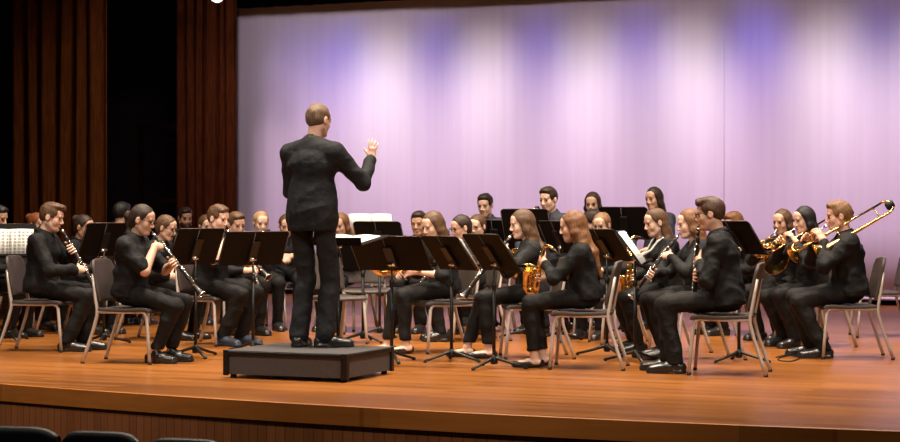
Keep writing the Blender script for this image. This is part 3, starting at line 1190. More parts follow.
def hold_flute(label):
    def f(i):
        m = np.array(i['mouth']) + np.array([0.012, 0, -0.004])
        D = unit([0.10, -1, -0.2])
        p1, p2 = m + D * 0.2, m + D * 0.4
        A = {'L': (p1 + np.array([-0.03, 0.03, -0.07]), (0.1, -0.25, 0.9), (0.6, -0.3, 0), (0.1, 0.6, -0.9), 0.9),
             'R': (p2 + np.array([-0.055, -0.03, -0.05]), (0.7, 0.1, 0.5), (0.2, 0.2, -0.9), (-0.2, -0.5, -0.9), 0.8)}
        return A, lambda M: flute(M @ frame(m, D, (0.3, 0, 1)), label)
    return f


def hold_sax(label, tilt=16, side=-0.12, met=None, big=1.0, drop=0.0, reach=0.0, bellx=(1, 0.35, 0.1)):
    def f(i):
        m = np.array(i['mouth'])
        fwd = np.array([1.0, 0, 0])
        j = m + np.array([0.150 * big + reach, 0.0, -0.055 - drop])
        D = unit([-math.sin(R(tilt)), side, -math.cos(R(tilt))])
        pu, pl = j + D * 0.16 * big, j + D * 0.33 * big
        A = {'L': (pu + np.array([-0.035, 0.075, 0]), (0.45, -0.75, 0.1), (-0.8, -0.6, 0), (-0.3, 0.9, -0.7), 0.75),
             'R': (pl + np.array([-0.045, -0.08, 0]), (0.5, 0.75, 0.1), (-0.7, 0.6, 0), (-0.3, -0.9, -0.6), 0.75)}
        mt = frame(j, D, bellx)
        return A, lambda M: saxophone(M @ mt, label, met, big)
    return f


def hold_lap_sax(label):
    def f(i):
        j = np.array([0.36, 0.12, i['seat'] + 0.27])
        D = unit([0.12, -0.95, -0.10])
        A = {'L': (np.array([0.31, 0.10, i['seat'] + 0.24]), (0.6, -0.7, -0.2), (-0.3, -0.5, -0.6), (-0.5, 0.8, -0.4), 0.8),
             'R': (np.array([0.33, -0.13, i['seat'] + 0.24]), (0.7, 0.6, -0.2), (-0.3, 0.5, -0.6), (-0.5, -0.8, -0.4), 0.8)}
        return A, lambda M: saxophone(M @ frame(j, D, (1, 0, 0.5)), label)
    return f


def hold_trombone(label, rise=-24, yawd=0.0, slide=0.30):
    def f(i):
        m = np.array(i['mouth']) + np.array([0.004, 0, 0])
        D = unit([math.cos(R(rise)), yawd, math.sin(R(rise))])
        up = unit([-math.sin(R(rise)), 0, math.cos(R(rise))])
        xa = -up * math.cos(R(48)) - np.array([0, math.sin(R(48)), 0])
        pL = m + D * 0.10 + np.array([0, 0.03, 0])
        pR = m + D * 0.19
        A = {'L': (pL + np.array([-0.05, 0.055, -0.075]), (0.45, -0.35, 0.8), (0.5, -0.8, 0), (0.1, 0.7, -0.9), 0.7),
             'R': (pR + np.array([-0.07, -0.05, -0.03]), (0.75, 0.45, 0.35), (0.1, 0.8, -0.4), (-0.1, -0.8, -0.7), 0.6)}
        return A, lambda M: trombone(M @ frame(m, D, xa), label, slide)
    return f


def hold_horn(label):
    def f(i):
        m = np.array(i['mouth']) + np.array([0.004, 0, 0])
        D = unit([0.75, -0.05, -0.65])
        c = m + D * 0.24
        A = {'L': (c + np.array([-0.05, 0.13, -0.03]), (0.4, -0.8, 0.1), (-0.3, -0.6, -0.3), (-0.2, 0.9, -0.6), 0.8),
             'R': (c + np.array([-0.12, -0.18, -0.06]), (0.7, 0.6, 0.2), (0.2, 0.8, 0.2), (-0.4, -0.9, -0.5), 0.4)}
        return A, lambda M: french_horn(M @ frame(m, D, (1, 0, 0.6)), label)
    return f


# ------------------------------------------------------------------ furniture
def make_chair():
    o = empty('band_chair')
    zs = 0.434
    # seat shell with a rolled front edge
    n = 10
    xs = [-0.205, -0.19, -0.1, 0.05, 0.17, 0.225, 0.243, 0.24]
    zt = [zs - 0.004, zs, zs - 0.006, zs - 0.008, zs, zs - 0.004, zs - 0.022, zs - 0.04]
    vs, fs = [], []
    m = 9
    for x, z in zip(xs, zt):
        for j in range(m):
            y = -0.22 + 0.44 * j / (m - 1)
            y *= 1.0 if x < 0.1 else 1.03
            vs.append((x, y, z + 0.008 * abs(2 * j / (m - 1) - 1) ** 3))
    for i in range(len(xs) - 1):
        for j in range(m - 1):
            a = i * m + j
            fs.append((a, a + m, a + m + 1, a + 1))
    b = MB()
    b._add(vs, fs)
    st = b.build('seat', VINYL, o)
    sd = st.modifiers.new('thickness', 'SOLIDIFY')
    sd.thickness = 0.026
    sd.offset = -1
    bv = st.modifiers.new('round', 'BEVEL')
    bv.width = 0.006
    bv.segments = 2
    # backrest: rounded curved shell
    vs, fs = [], []
    rows, colsn = 12, 11
    for i in range(rows):
        t = i / (rows - 1)
        z = 0.485 + 0.335 * t
        wdt = 0.215 * (1.0 - 0.10 * t)
        if t > 0.8:
            wdt *= math.sqrt(max(0.05, 1 - ((t - 0.8) / 0.2) ** 2 * 0.28))
        if t < 0.1:
            wdt *= 0.95
        for j in range(colsn):
            q = 2 * j / (colsn - 1) - 1
            x = -0.198 - 0.075 * t + 0.028 * q * q
            zz = z - (0.012 * abs(q) ** 4 if t > 0.9 else 0)
            vs.append((x, q * wdt, zz))
    for i in range(rows - 1):
        for j in range(colsn - 1):
            a = i * colsn + j
            fs.append((a, a + 1, a + colsn + 1, a + colsn))
    b = MB()
    b._add(vs, fs)
    bk = b.build('backrest', VINYL, o)
    sd = bk.modifiers.new('thickness', 'SOLIDIFY')
    sd.thickness = 0.026
    sd.offset = 0
    bv = bk.modifiers.new('round', 'BEVEL')
    bv.width = 0.007
    bv.segments = 2
    for sg in (-1, 1):
        b = MB()
        y = 0.2 * sg
        b.tube([(0.10, y, 0.405), (0.175, y, 0.408), (0.205, y * 1.01, 0.395), (0.218, y * 1.02, 0.365), (0.235, y * 1.06, 0.18), (0.25, y * 1.10, 0.012)], 0.0135, 10)
        lg = b.build('leg', STEEL, o)
        b = MB()
        b.lathe([(0.0145, 0.0), (0.0155, 0.004), (0.0145, 0.022), (0.0125, 0.022)], (0.25, y * 1.10, 0), (0, 0, 1), 12, caps=True)
        b.build('rubber_foot', RUBBER, lg)
        b = MB()
        b.tube([(-0.236, y * 0.9, 0.70), (-0.222, y * 0.97, 0.60), (-0.205, y * 1.02, 0.50), (-0.19, y * 1.05, 0.425), (-0.19, y * 1.06, 0.38), (-0.215, y * 1.08, 0.28),
                (-0.275, y * 1.12, 0.10), (-0.305, y * 1.14, 0.012)], 0.0132, 10, flat=1.35)
        lg = b.build('leg', STEEL, o)
        b = MB()
        b.lathe([(0.0145, 0.0), (0.0155, 0.004), (0.0145, 0.022), (0.0125, 0.022)], (-0.305, y * 1.14, 0), (0, 0, 1), 12, caps=True)
        b.build('rubber_foot', RUBBER, lg)
        b = MB()
        b.tube([(-0.19, y * 1.05, 0.405), (0.0, y * 1.02, 0.404), (0.11, y, 0.405)], 0.0115, 10)
        b.build('seat_rail', STEEL, o)
    b = MB()
    b.tube([(-0.12, -0.205, 0.402), (-0.12, 0.205, 0.402)], 0.009, 8)
    b.tube([(0.13, -0.2, 0.402), (0.13, 0.2, 0.402)], 0.009, 8)
    b.build('cross_brace', STEEL, o)
    remember(o)
    return o


CHAIR = None


def chair(loc, deg, label, group=None, dz=0.0):
    global CHAIR
    if CHAIR is None:
        CHAIR = make_chair()
        o = CHAIR
        o.location = (loc[0], loc[1], dz)
        o.rotation_euler = (0, 0, R(deg))
    else:
        o = copy_tree(CHAIR, (loc[0], loc[1], dz), R(deg))
    tag(o, label, 'chair')
    o['group'] = group or 'band chairs on the stage'
    return o


def make_stool():
    o = empty('tall_stool')
    b = MB()
    b.lathe([(0.0, 0.575), (0.165, 0.575), (0.175, 0.585), (0.175, 0.605), (0.165, 0.618), (0.0, 0.622)], n=24)
    b.build('seat', RUBBER, o)
    for k in range(4):
        a = math.pi / 4 + k * math.pi / 2
        b = MB()
        b.tube([(0.11 * math.cos(a), 0.11 * math.sin(a), 0.58), (0.21 * math.cos(a), 0.21 * math.sin(a), 0.0)], 0.012, 10)
        b.build('leg', BLACKMET, o)
    b = MB()
    b.tube(arc((0, 0, 0.2), 0.178, 0, 2 * math.pi, (1, 0, 0), (0, 1, 0), 28)[:-1], 0.009, 8, closed=True)
    b.build('foot_ring', BLACKMET, o)
    remember(o)
    return o


STOOL = None


def stool(loc, label):
    global STOOL
    if STOOL is None:
        STOOL = make_stool()
        o = STOOL
        o.location = (loc[0], loc[1], 0)
    else:
        o = copy_tree(STOOL, (loc[0], loc[1], 0), 0)
    tag(o, label, 'stool', 'tall stools of the rear players')


def music_stand(px, s, face, top, label, tilt=24, width=0.5, height=0.33, legrot=0, sheet=None, dz=None, shift=0.0, pole_px=None, pole=True):
    """face: heading from the desk to its reader; top: photo row of the desk's upper edge"""
    x, y = P(px, s)
    o = empty('music_stand', (x, y, 0), R(face))
    tag(o, label, 'music stand', 'black music stands')
    ti = R(tilt)
    zt = ZZ(top, s)
    upv = Vector((-math.sin(ti), 0, math.cos(ti)))      # up along the desk: leans away from the reader (+x)
    nrm = Vector((math.cos(ti), 0, math.sin(ti)))       # towards the reader
    side = Vector((0, 1, 0))
    c = Vector((-0.0, 0, zt)) - upv * height / 2 + Vector((math.sin(ti) * height / 2, 0, 0)) * 0.0
    c.x = -0.02 + shift
    w, hh = width / 2, height / 2
    q = 0.035
    poly = [(-w, -hh), (w, -hh), (w, hh - q), (w - q * 0.3, hh - q * 0.3), (w - q, hh), (-w + q, hh), (-w + q * 0.3, hh - q * 0.3), (-w, hh - q)]
    b = MB()
    b.prism(poly, c, side, upv, nrm, 0.004)
    b.build('desk', DESKMET, o)
    b = MB()
    b.prism([(-w, -hh - 0.003), (w, -hh - 0.003), (w, -hh + 0.003), (-w, -hh + 0.003)], c + nrm * 0.004, side, upv, nrm, 0.055)
    b.prism([(-w, -hh), (w, -hh), (w, -hh + 0.018), (-w, -hh + 0.018)], c + nrm * 0.056, side, upv, nrm, 0.003)
    b.build('ledge', DESKMET, o)
    # stiffening folds on the rear of the desk, coloured paler than the desk
    b = MB()
    for yy in (-w + 0.006, 0.02, w - 0.006):
        b.tube([c - nrm * 0.001 + side * yy - upv * hh * 0.96, c - nrm * 0.001 + side * yy + upv * (hh - (q if abs(yy) > 0.1 else 0.006))], 0.0026, 6)
    b.tube([c + side * (-w + q) + upv * hh, c + side * (w - q) + upv * hh], 0.0030, 6)
    b.build('desk_rim', mat('paler_enamel_edge', (0.09, 0.075, 0.065), 0.4, 0.2, 0.5, (200, 0.05, 0.001)), o)
    b = MB()
    j = c - nrm * 0.03 - upv * 0.09
    b.box(c - nrm * 0.012 - upv * 0.03, (0.075, 0.02, 0.2), Matrix((Vector((0, 1, 0)), nrm, upv)).transposed(), 0, 0.003)
    b.build('desk_bracket', BLACKMET, o)
    b = MB()
    b.tube([(j.x, -0.03, j.z), (j.x, 0.03, j.z)], 0.014, 12)
    b.build('tilt_knob', CHROME, o)
    b = MB()
    b.tube([(j.x, 0, j.z + 0.01), (j.x, 0, 0.42)], 0.0085, 10)
    b.build('upper_pole', BLACKMET, o)
    b = MB()
    b.tube([(j.x, 0, 0.62), (j.x, 0, 0.045)], 0.0135, 12)
    b.lathe([(0.0135, 0.60), (0.019, 0.605), (0.019, 0.645), (0.0135, 0.65)], (j.x, 0, 0), (0, 0, 1), 12)
    b.build('lower_pole', BLACKMET, o)
    for k in range(3):
        a = R(legrot) + k * 2 * math.pi / 3
        dx, dy = math.cos(a), math.sin(a)
        b = MB()
        b.tube([(j.x, 0, 0.085), (j.x + dx * 0.03, dy * 0.03, 0.075), (j.x + dx * 0.14, dy * 0.14, 0.042), (j.x + dx * 0.25, dy * 0.25, 0.014)], [0.013, 0.013, 0.011, 0.010], 8, flat=1.3)
        lg = b.build('leg', BLACKMET, o)
        b = MB()
        b.ball((j.x + dx * 0.245, dy * 0.245, 0.011), (0.016, 0.016, 0.011), 10, 6)
        b.build('rubber_foot', RUBBER, lg)
    b = MB()
    b.lathe([(0.0, 0.03), (0.026, 0.034), (0.03, 0.06), (0.022, 0.09), (0.014, 0.1)], (j.x, 0, 0), (0, 0, 1), 14)
    b.build('hub', BLACKMET, o)
    Mw = Matrix.Translation((x, y, 0)) @ Matrix.Rotation(R(face), 4, 'Z')
    if sheet:
        # an opened sheet of music on the desk: two leaves with staves
        lab = sheet['label']
        sw, shh = sheet.get('w', 0.42), sheet.get('h', 0.29)
        lift = sheet.get('lift', 0.0)
        off = sheet.get('off', 0.0)
        e = empty('sheet_music', matrix=Mw)
        tag(e, lab, 'sheet music')
        base = c + nrm * 0.006 - upv * (hh - 0.004 - lift) + side * off
        npg = sheet.get('pages', 2)
        for pg in range(npg):
            y0 = -sw / 2 + sw * pg / npg
            b = MB()
            pw = sw / npg
            N = 6
            vs, fs = [], []
            for i in range(N + 1):
                f_ = i / N
                bow = 0.012 * math.sin(math.pi * f_) + 0.003
                for t in (0, shh):
                    vs.append(base + side * (y0 + pw * f_) + upv * t + nrm * bow)
                for t in (0, shh):
                    vs.append(base + side * (y0 + pw * f_) + upv * t + nrm * (bow + 0.002))
            for i in range(N):
                a_ = i * 4
                fs += [(a_, a_ + 1, a_ + 5, a_ + 4), (a_ + 2, a_ + 6, a_ + 7, a_ + 3), (a_, a_ + 4, a_ + 6, a_ + 2), (a_ + 1, a_ + 3, a_ + 7, a_ + 5)]
            fs += [(0, 2, 3, 1), (N * 4, N * 4 + 1, N * 4 + 3, N * 4 + 2)]
            b._add(vs, fs, 0)
            # staves with note marks
            rs = random.Random(int(px) + pg)
            for line in range(7):
                zc = shh * (0.12 + 0.12 * line)
                for i in range(N):
                    f0, f1 = (i + 0.1) / N, (i + 0.9) / N
                    bo = 0.012 * math.sin(math.pi * (f0 + f1) / 2) + 0.0062
                    for l5 in range(2 if not sheet.get('dense') else 4):
                        zq = zc + l5 * (0.012 if not sheet.get('dense') else 0.006)
                        p0 = base + side * (y0 + pw * f0) + upv * zq + nrm * bo
                        p1 = base + side * (y0 + pw * f1) + upv * zq + nrm * bo
                        b._add([p0, p1, p1 + upv * (0.0016 if not sheet.get('dense') else 0.0024), p0 + upv * (0.0016 if not sheet.get('dense') else 0.0024)], [(0, 1, 2, 3)], 1)
                    if rs.random() < 0.9:
                        f2 = rs.uniform(f0, f1)
                        pc = base + side * (y0 + pw * f2) + upv * (zc + rs.uniform(0, 0.01)) + nrm * (bo + 0.0004)
                        b._add([pc, pc + side * 0.006, pc + side * 0.006 + upv * 0.005, pc + upv * 0.005], [(0, 1, 2, 3)], 1)
            b.build('page', [PAPER, INK], e)
    return o


# ================================================================== THE STAGE
U = Vector((0.925, -0.38, 0)).normalized()      # along the stage, towards its right wing
N_ = Vector((0.38, 0.925, 0)).normalized()      # upstage


def wood(name, cols, rough, plank=0.09, gloss=0.5, axis=U, vertical=False, length=2.2, linedark=0.75, coat=0.0):
    m, nt, b = principled(name)
    tc = nt.nodes.new('ShaderNodeTexCoord')
    mp = nt.nodes.new('ShaderNodeMapping')
    ang = math.atan2(axis.y, axis.x)
    nt.links.new(tc.outputs['Object'], mp.inputs['Vector'])
    mp.vector_type = 'TEXTURE'
    mp.inputs['Rotation'].default_value = (0, 0, ang) if not vertical else (0, R(90), 0)
    br = nt.nodes.new('ShaderNodeTexBrick')
    br.inputs['Scale'].default_value = 1.0
    br.inputs['Brick Width'].default_value = length
    br.inputs['Row Height'].default_value = plank
    br.inputs['Mortar Size'].default_value = 0.0012
    br.inputs['Mortar Smooth'].default_value = 0.3
    br.inputs['Bias'].default_value = 0.0
    br.offset = 0.37
    br.inputs['Color1'].default_value = (0, 0, 0, 1)
    br.inputs['Color2'].default_value = (1, 1, 1, 1)
    br.inputs['Mortar'].default_value = (0.5, 0.5, 0.5, 1)
    nt.links.new(mp.outputs['Vector'], br.inputs['Vector'])
    mp2 = nt.nodes.new('ShaderNodeMapping')
    mp2.inputs['Scale'].default_value = (1.1, 16, 16)
    nt.links.new(mp.outputs['Vector'], mp2.inputs['Vector'])
    n = nt.nodes.new('ShaderNodeTexNoise')
    n.inputs['Scale'].default_value = 1.6
    n.inputs['Detail'].default_value = 6
    nt.links.new(mp2.outputs['Vector'], n.inputs['Vector'])
    n2 = nt.nodes.new('ShaderNodeTexNoise')
    n2.inputs['Scale'].default_value = 0.8
    n2.inputs['Detail'].default_value = 3
    nt.links.new(mp.outputs['Vector'], n2.inputs['Vector'])
    ad = nt.nodes.new('ShaderNodeMath')
    ad.operation = 'MULTIPLY_ADD'
    ad.inputs[1].default_value = 0.34
    nt.links.new(br.outputs['Color'], ad.inputs[0])
    m2 = nt.nodes.new('ShaderNodeMath')
    m2.operation = 'MULTIPLY_ADD'
    m2.inputs[1].default_value = 0.5
    nt.links.new(n2.outputs['Fac'], m2.inputs[0])
    m3 = nt.nodes.new('ShaderNodeMath')
    m3.operation = 'MULTIPLY'
    m3.inputs[1].default_value = 0.42
    nt.links.new(n.outputs['Fac'], m3.inputs[0])
    nt.links.new(m3.outputs[0], m2.inputs[2])
    nt.links.new(m2.outputs[0], ad.inputs[2])
    r = nt.nodes.new('ShaderNodeValToRGB')
    r.color_ramp.elements[0].position = 0.3
    r.color_ramp.elements[0].color = (*cols[0], 1)
    r.color_ramp.elements[1].position = 0.85
    r.color_ramp.elements[1].color = (*cols[1], 1)
    nt.links.new(ad.outputs[0], r.inputs['Fac'])
    mx = nt.nodes.new('ShaderNodeMix')
    mx.data_type = 'RGBA'
    mx.blend_type = 'MULTIPLY'
    mx.inputs['B'].default_value = (linedark, linedark * 0.9, linedark * 0.85, 1)
    nt.links.new(br.outputs['Fac'], mx.inputs['Factor'])
    nt.links.new(r.outputs['Color'], mx.inputs['A'])
    nt.links.new(mx.outputs['Result'], b.inputs['Base Color'])
    b.inputs['Specular IOR Level'].default_value = gloss
    b.inputs['Coat Weight'].default_value = coat
    b.inputs['Coat Roughness'].default_value = 0.12
    rr = nt.nodes.new('ShaderNodeMapRange')
    rr.inputs['To Min'].default_value = rough * 0.8
    rr.inputs['To Max'].default_value = rough * 1.25
    nt.links.new(n2.outputs['Fac'], rr.inputs['Value'])
    nt.links.new(rr.outputs['Result'], b.inputs['Roughness'])
    bp = nt.nodes.new('ShaderNodeBump')
    bp.inputs['Strength'].default_value = 0.06
    bp.inputs['Distance'].default_value = 0.003
    bp.invert = True
    nt.links.new(br.outputs['Fac'], bp.inputs['Height'])
    nt.links.new(bp.outputs['Normal'], b.inputs['Normal'])
    return m


FLOORM = wood('stage_floor_maple', ((0.115, 0.034, 0.005), (0.325, 0.117, 0.023)), 0.30, 0.085, 0.36, coat=0.0)
LIPM = wood('stage_lip_wood', ((0.27, 0.085, 0.014), (0.56, 0.19, 0.038)), 0.4, 0.4, 0.4)
FASCIA = wood('stage_front_slats', ((0.22, 0.075, 0.026), (0.36, 0.125, 0.045)), 0.5, 0.032, 0.35, vertical=True, length=6, linedark=0.3)

# apron edge through four points read from the photo, a shallow bow
ex = np.array([(0, 383.5), (150, 393.5), (300, 403.0), (450, 411.5), (600, 419), (750, 425), (893, 430)], float)
ss = (ex[:, 1] - HZ) / CAMZ
wx = (ex[:, 0] - 450) / ss
wy = F / ss
pf = np.polyfit(wx, wy, 2)
XR = 2.62


def edge(x, off=0.0):
    y = float(np.polyval(pf, x))
    return Vector((x, y + off, 0))


xs = [-6.5 + (XR + 6.5) * i / 60 for i in range(61)]
front = [edge(x) for x in xs]
# floor slab
b = MB()
vs, fs = [], []
XB = 17.0
fr_pts = front + [Vector((XR + 0.25, front[-1].y + 0.0, 0)), Vector((XB, front[-1].y - 2.2, 0))]
fr_pts = [Vector((-16, front[0].y + 5.0, 0))] + front + [Vector((XB, 5.5, 0))]
back = [p.copy() for p in fr_pts]
for p in back:
    p.y = 36.0
n = len(fr_pts)
top_v = fr_pts + back
vs = [(p.x, p.y, 0) for p in top_v] + [(p.x, p.y, -0.12) for p in top_v]
for i in range(n - 1):
    fs.append((i, i + 1, n + i + 1, n + i))
    fs.append((2 * n + i, 3 * n + i, 3 * n + i + 1, 2 * n + i + 1))
b._add(vs, fs, 0, False)
o = b.build('floor', FLOORM)
tag(o, 'glossy orange-brown wooden stage floor of long narrow boards', kind='structure')
# lip board
b = MB()
vs, fs = [], []
for p in fr_pts:
    for dz, dy in ((0.0, -0.002), (-0.004, -0.012), (-0.12, -0.012), (-0.122, 0.05)):
        vs.append((p.x, p.y + dy, dz))
for i in range(n - 1):
    for k in range(3):
        a = i * 4 + k
        fs.append((a, a + 1, a + 5, a + 4))
b._add(vs, fs, 0, False)
tag(b.build('trim_1', LIPM), 'brown wooden edge board along the front of the stage', kind='structure')
b = MB()
vs, fs = [], []
for p in fr_pts:
    vs += [(p.x, p.y + 0.018, -0.1), (p.x, p.y + 0.018, -1.05)]
for i in range(n - 1):
    fs.append((2 * i, 2 * i + 1, 2 * i + 3, 2 * i + 2))
b._add(vs, fs, 0, False)
tag(b.build('wall_stage_front', FASCIA), 'dark wooden slatted front face below the stage edge', kind='structure')
b = MB()
b.box((0, 6, -1.06), (40, 34, 0.1))
tag(b.build('floor_house', mat('dark_house_carpet', (0.02, 0.015, 0.014), 0.95, 0, 0.2, (40, 0.3, 0.01), 0.3)), 'dark auditorium floor in front of the stage', kind='structure')

# ------------------------------------------------------------------ cyclorama, wings
CA = Vector((5.844, 22.73, 0))


def CP(t, d=0.0, z=0.0):
    """t metres along the cyclorama from the frame's right edge to the left, d metres towards the audience"""
    p = CA - U * t - N_ * d
    p.z = z
    return p


m, nt, bs = principled('pale_cyclorama_cloth')
bs.inputs['Roughness'].default_value = 0.9
bs.inputs['Specular IOR Level'].default_value = 0.1
tc = nt.nodes.new('ShaderNodeTexCoord')
mp = nt.nodes.new('ShaderNodeMapping')
mp.inputs['Scale'].default_value = (9, 9, 0.25)
nt.links.new(tc.outputs['Object'], mp.inputs['Vector'])
nz = nt.nodes.new('ShaderNodeTexNoise')
nz.inputs['Scale'].default_value = 1.0
nz.inputs['Detail'].default_value = 5
nt.links.new(mp.outputs['Vector'], nz.inputs['Vector'])
ramp_color(nt, bs, nz.outputs['Fac'], [(0.25, (0.70, 0.68, 0.70)), (0.75, (0.77, 0.75, 0.77))])
bp = nt.nodes.new('ShaderNodeBump')
bp.inputs['Strength'].default_value = 0.10
bp.inputs['Distance'].default_value = 0.012
nt.links.new(nz.outputs['Fac'], bp.inputs['Height'])
nt.links.new(bp.outputs['Normal'], bs.inputs['Normal'])
CYC = m
# column of the seam in the photo -> position along the cloth
TL = 9.833
ts = -0.274 + 0.5


def t_of(px):
    k = (px - 450.0) / F
    # (CA.x - u.x t) = k (CA.y - u.y t)
    return (CA.x - k * CA.y) / (U.x - k * U.y)


TS = t_of(724)
b = MB()
vs, fs = [], []
Tn = 220
T0, T1 = -6.0, t_of(236)
rs = random.Random(3)
ph = [(rs.uniform(2, 14), rs.uniform(0, 6), rs.uniform(0.2, 1)) for _ in range(10)]
for i in range(Tn + 1):
    t = T0 + (T1 - T0) * i / Tn
    for j in range(9):
        z = 0.07 + 7.3 * j / 8
        w = sum(a * math.sin(f_ * t + p + 0.15 * z) for f_, p, a in ph) * 0.0015
        w += -0.004 * math.exp(-((t - TS) / 0.015) ** 2)
        p = CP(t, w, z)
        vs.append(p)
for i in range(Tn):
    for j in range(8):
        a = i * 9 + j
        fs.append((a, a + 1, a + 10, a + 9))
b._add(vs, fs)
cyc = b.build('backdrop_cloth', CYC)
sd = cyc.modifiers.new('thickness', 'SOLIDIFY')
sd.thickness = 0.006
tag(cyc, 'tall pale backdrop cloth washed in lavender and pink light behind the band', 'backdrop')
b = MB()
b.tube([CP(TS, 0.004, 0.08), CP(TS, 0.004, 7.3)], 0.004, 6)
b.build('seam', CYC, cyc)
b = MB()
b.tube([CP(T0, 0.0, 0.085), CP(T1, 0.0, 0.085)], 0.022, 10)
b.build('hem_pipe_pocket', CYC, cyc)

BRICK = None
m, nt, bs = principled('dark_painted_block')
bs.inputs['Roughness'].default_value = 0.7
tc = nt.nodes.new('ShaderNodeTexCoord')
mp = nt.nodes.new('ShaderNodeMapping')
mp.inputs['Rotation'].default_value = (R(90), 0, 0)
nt.links.new(tc.outputs['Object'], mp.inputs['Vector'])
br = nt.nodes.new('ShaderNodeTexBrick')
br.inputs['Scale'].default_value = 1.0
br.inputs['Brick Width'].default_value = 0.4
br.inputs['Row Height'].default_value = 0.1
br.inputs['Mortar Size'].default_value = 0.008
br.inputs['Color1'].default_value = (0.012, 0.008, 0.006, 1)
br.inputs['Color2'].default_value = (0.018, 0.011, 0.008, 1)
br.inputs['Mortar'].default_value = (0.004, 0.003, 0.002, 1)
nt.links.new(mp.outputs['Vector'], br.inputs['Vector'])
nt.links.new(br.outputs['Color'], bs.inputs['Base Color'])
bp = nt.nodes.new('ShaderNodeBump')
bp.inputs['Strength'].default_value = 0.5
bp.inputs['Distance'].default_value = 0.01
bp.invert = True
nt.links.new(br.outputs['Fac'], bp.inputs['Height'])
nt.links.new(bp.outputs['Normal'], bs.inputs['Normal'])
BLOCK = m
b = MB()
b.box((0, 0, 4.5), (44, 0.3, 9.2))
w = b.build('wall_back', BLOCK)
w.location = CP(5, -2.4)
w.rotation_euler = (0, 0, math.atan2(U.y, U.x))
tag(w, 'dark block wall at the back of the stage', kind='structure')
b = MB()
b.box((0, 0, 4.5), (0.3, 30, 9.2))
w = b.build('wall_left', BLOCK)
w.location = (-11.5, 26, 0)
tag(w, 'dark block wall beyond the wings', kind='structure')

VELVET = None
m, nt, bs = principled('brown_velvet')
bs.inputs['Roughness'].default_value = 0.85
bs.inputs['Specular IOR Level'].default_value = 0.06
bs.inputs['Sheen Weight'].default_value = 0.0
bs.inputs['Sheen Tint'].default_value = (0.8, 0.35, 0.15, 1)
n = noise_bump(nt, bs, 14, 0.2, 0.01, (3, 3, 0.3))
ramp_color(nt, bs, n.outputs['Fac'], [(0.3, (0.034, 0.0085, 0.0012)), (0.7, (0.07, 0.019, 0.003))])
VELVET = m
BLACKV = mat('black_velour', (0.002, 0.002, 0.002), 0.95, 0, 0.02, (60, 0.3, 0.004))


def drape(name, p0, p1, z0, z1, folds, depth, m, label, cat, seed=1):
    rs = random.Random(seed)
    p0, p1 = Vector(p0), Vector(p1)
    d = (p1 - p0)
    L = d.length
    d.normalize()
    nn = Vector((d.y, -d.x, 0))
    b = MB()
    K = folds * 16
    # uneven fold spacing
    brk = [0.0]
    for i in range(folds):
        brk.append(brk[-1] + rs.uniform(0.6, 1.4))
    brk = [x / brk[-1] for x in brk]
    amp = [rs.uniform(0.6, 1.15) for _ in range(folds)]
    vs, fs = [], []
    for i in range(K + 1):
        q = i / 16
        k = min(int(q), folds - 1)
        f_ = q - k
        u = brk[k] + (brk[k + 1] - brk[k]) * f_
        w = math.sin(2 * math.pi * f_) * amp[k] * depth
        for j in range(7):
            z = z0 + (z1 - z0) * j / 6
            sw = math.sin(z * 0.8 + k * 1.3) * 0.02
            p = p0 + d * (u * L + sw * min(1, u * 4) * min(1, (1 - u) * 4)) + nn * (w * (0.8 + 0.06 * j))
            vs.append((p.x, p.y, z))
    for i in range(K):
        for j in range(6):
            a = i * 7 + j
            fs.append((a, a + 7, a + 8, a + 1))
    b._add(vs, fs)
    o = b.build(name, m)
    sd = o.modifiers.new('thickness', 'SOLIDIFY')
    sd.thickness = 0.012
    tag(o, label, cat)
    return o


dA = 19.4
drape('stage_curtain', (P(12, F / dA)[0], dA, 0), (P(106, F / (dA - 0.25))[0], dA - 0.25, 0), 0.01, 7.2, 6, 0.05, VELVET,
      'brown velvet leg curtain hanging in deep folds, the brighter one beyond the clarinet row', 'curtain', 4)
dB = 25.6
drape('stage_curtain', (P(176, F / dB)[0], dB, 0), (P(239, F / (dB + 0.2))[0], dB - 0.2, 0), 0.01, 7.2, 6, 0.035, VELVET,
      'dark brown leg curtain hanging against the edge of the pale backdrop', 'curtain', 9)
drape('border_curtain', CP(T1 + 0.6, 0.22), CP(-6, 0.22), 4.27, 6.2, 60, 0.03, BLACKV,
      'black border curtain hanging along the top of the pale backdrop', 'curtain', 5)
# wooden upright and cross bar glimpsed in the dark between the curtains
b = MB()
x0, y0 = P(141, F / 27.2)
b.box((x0, y0, 1.3), (0.09, 0.09, 2.6), None, 0, 0.01)
up = b.build('scenery_frame', mat('dark_stained_wood', (0.02, 0.006, 0.002), 0.6, 0, 0.1, (30, 0.2, 0.005)))
tag(up, 'dark wooden scenery frame standing in the wings between the two brown curtains', 'scenery frame')
b = MB()
b.box((x0 + 0.3, y0, 2.55), (0.7, 0.06, 0.09), None, 0, 0.01)
b.build('cross_bar', MATS['dark_stained_wood'], up)
b = MB()
b.box((x0 + 0.3, y0, 1.4), (0.7, 0.06, 0.06), None, 0, 0.01)
b.build('cross_bar', MATS['dark_stained_wood'], up)

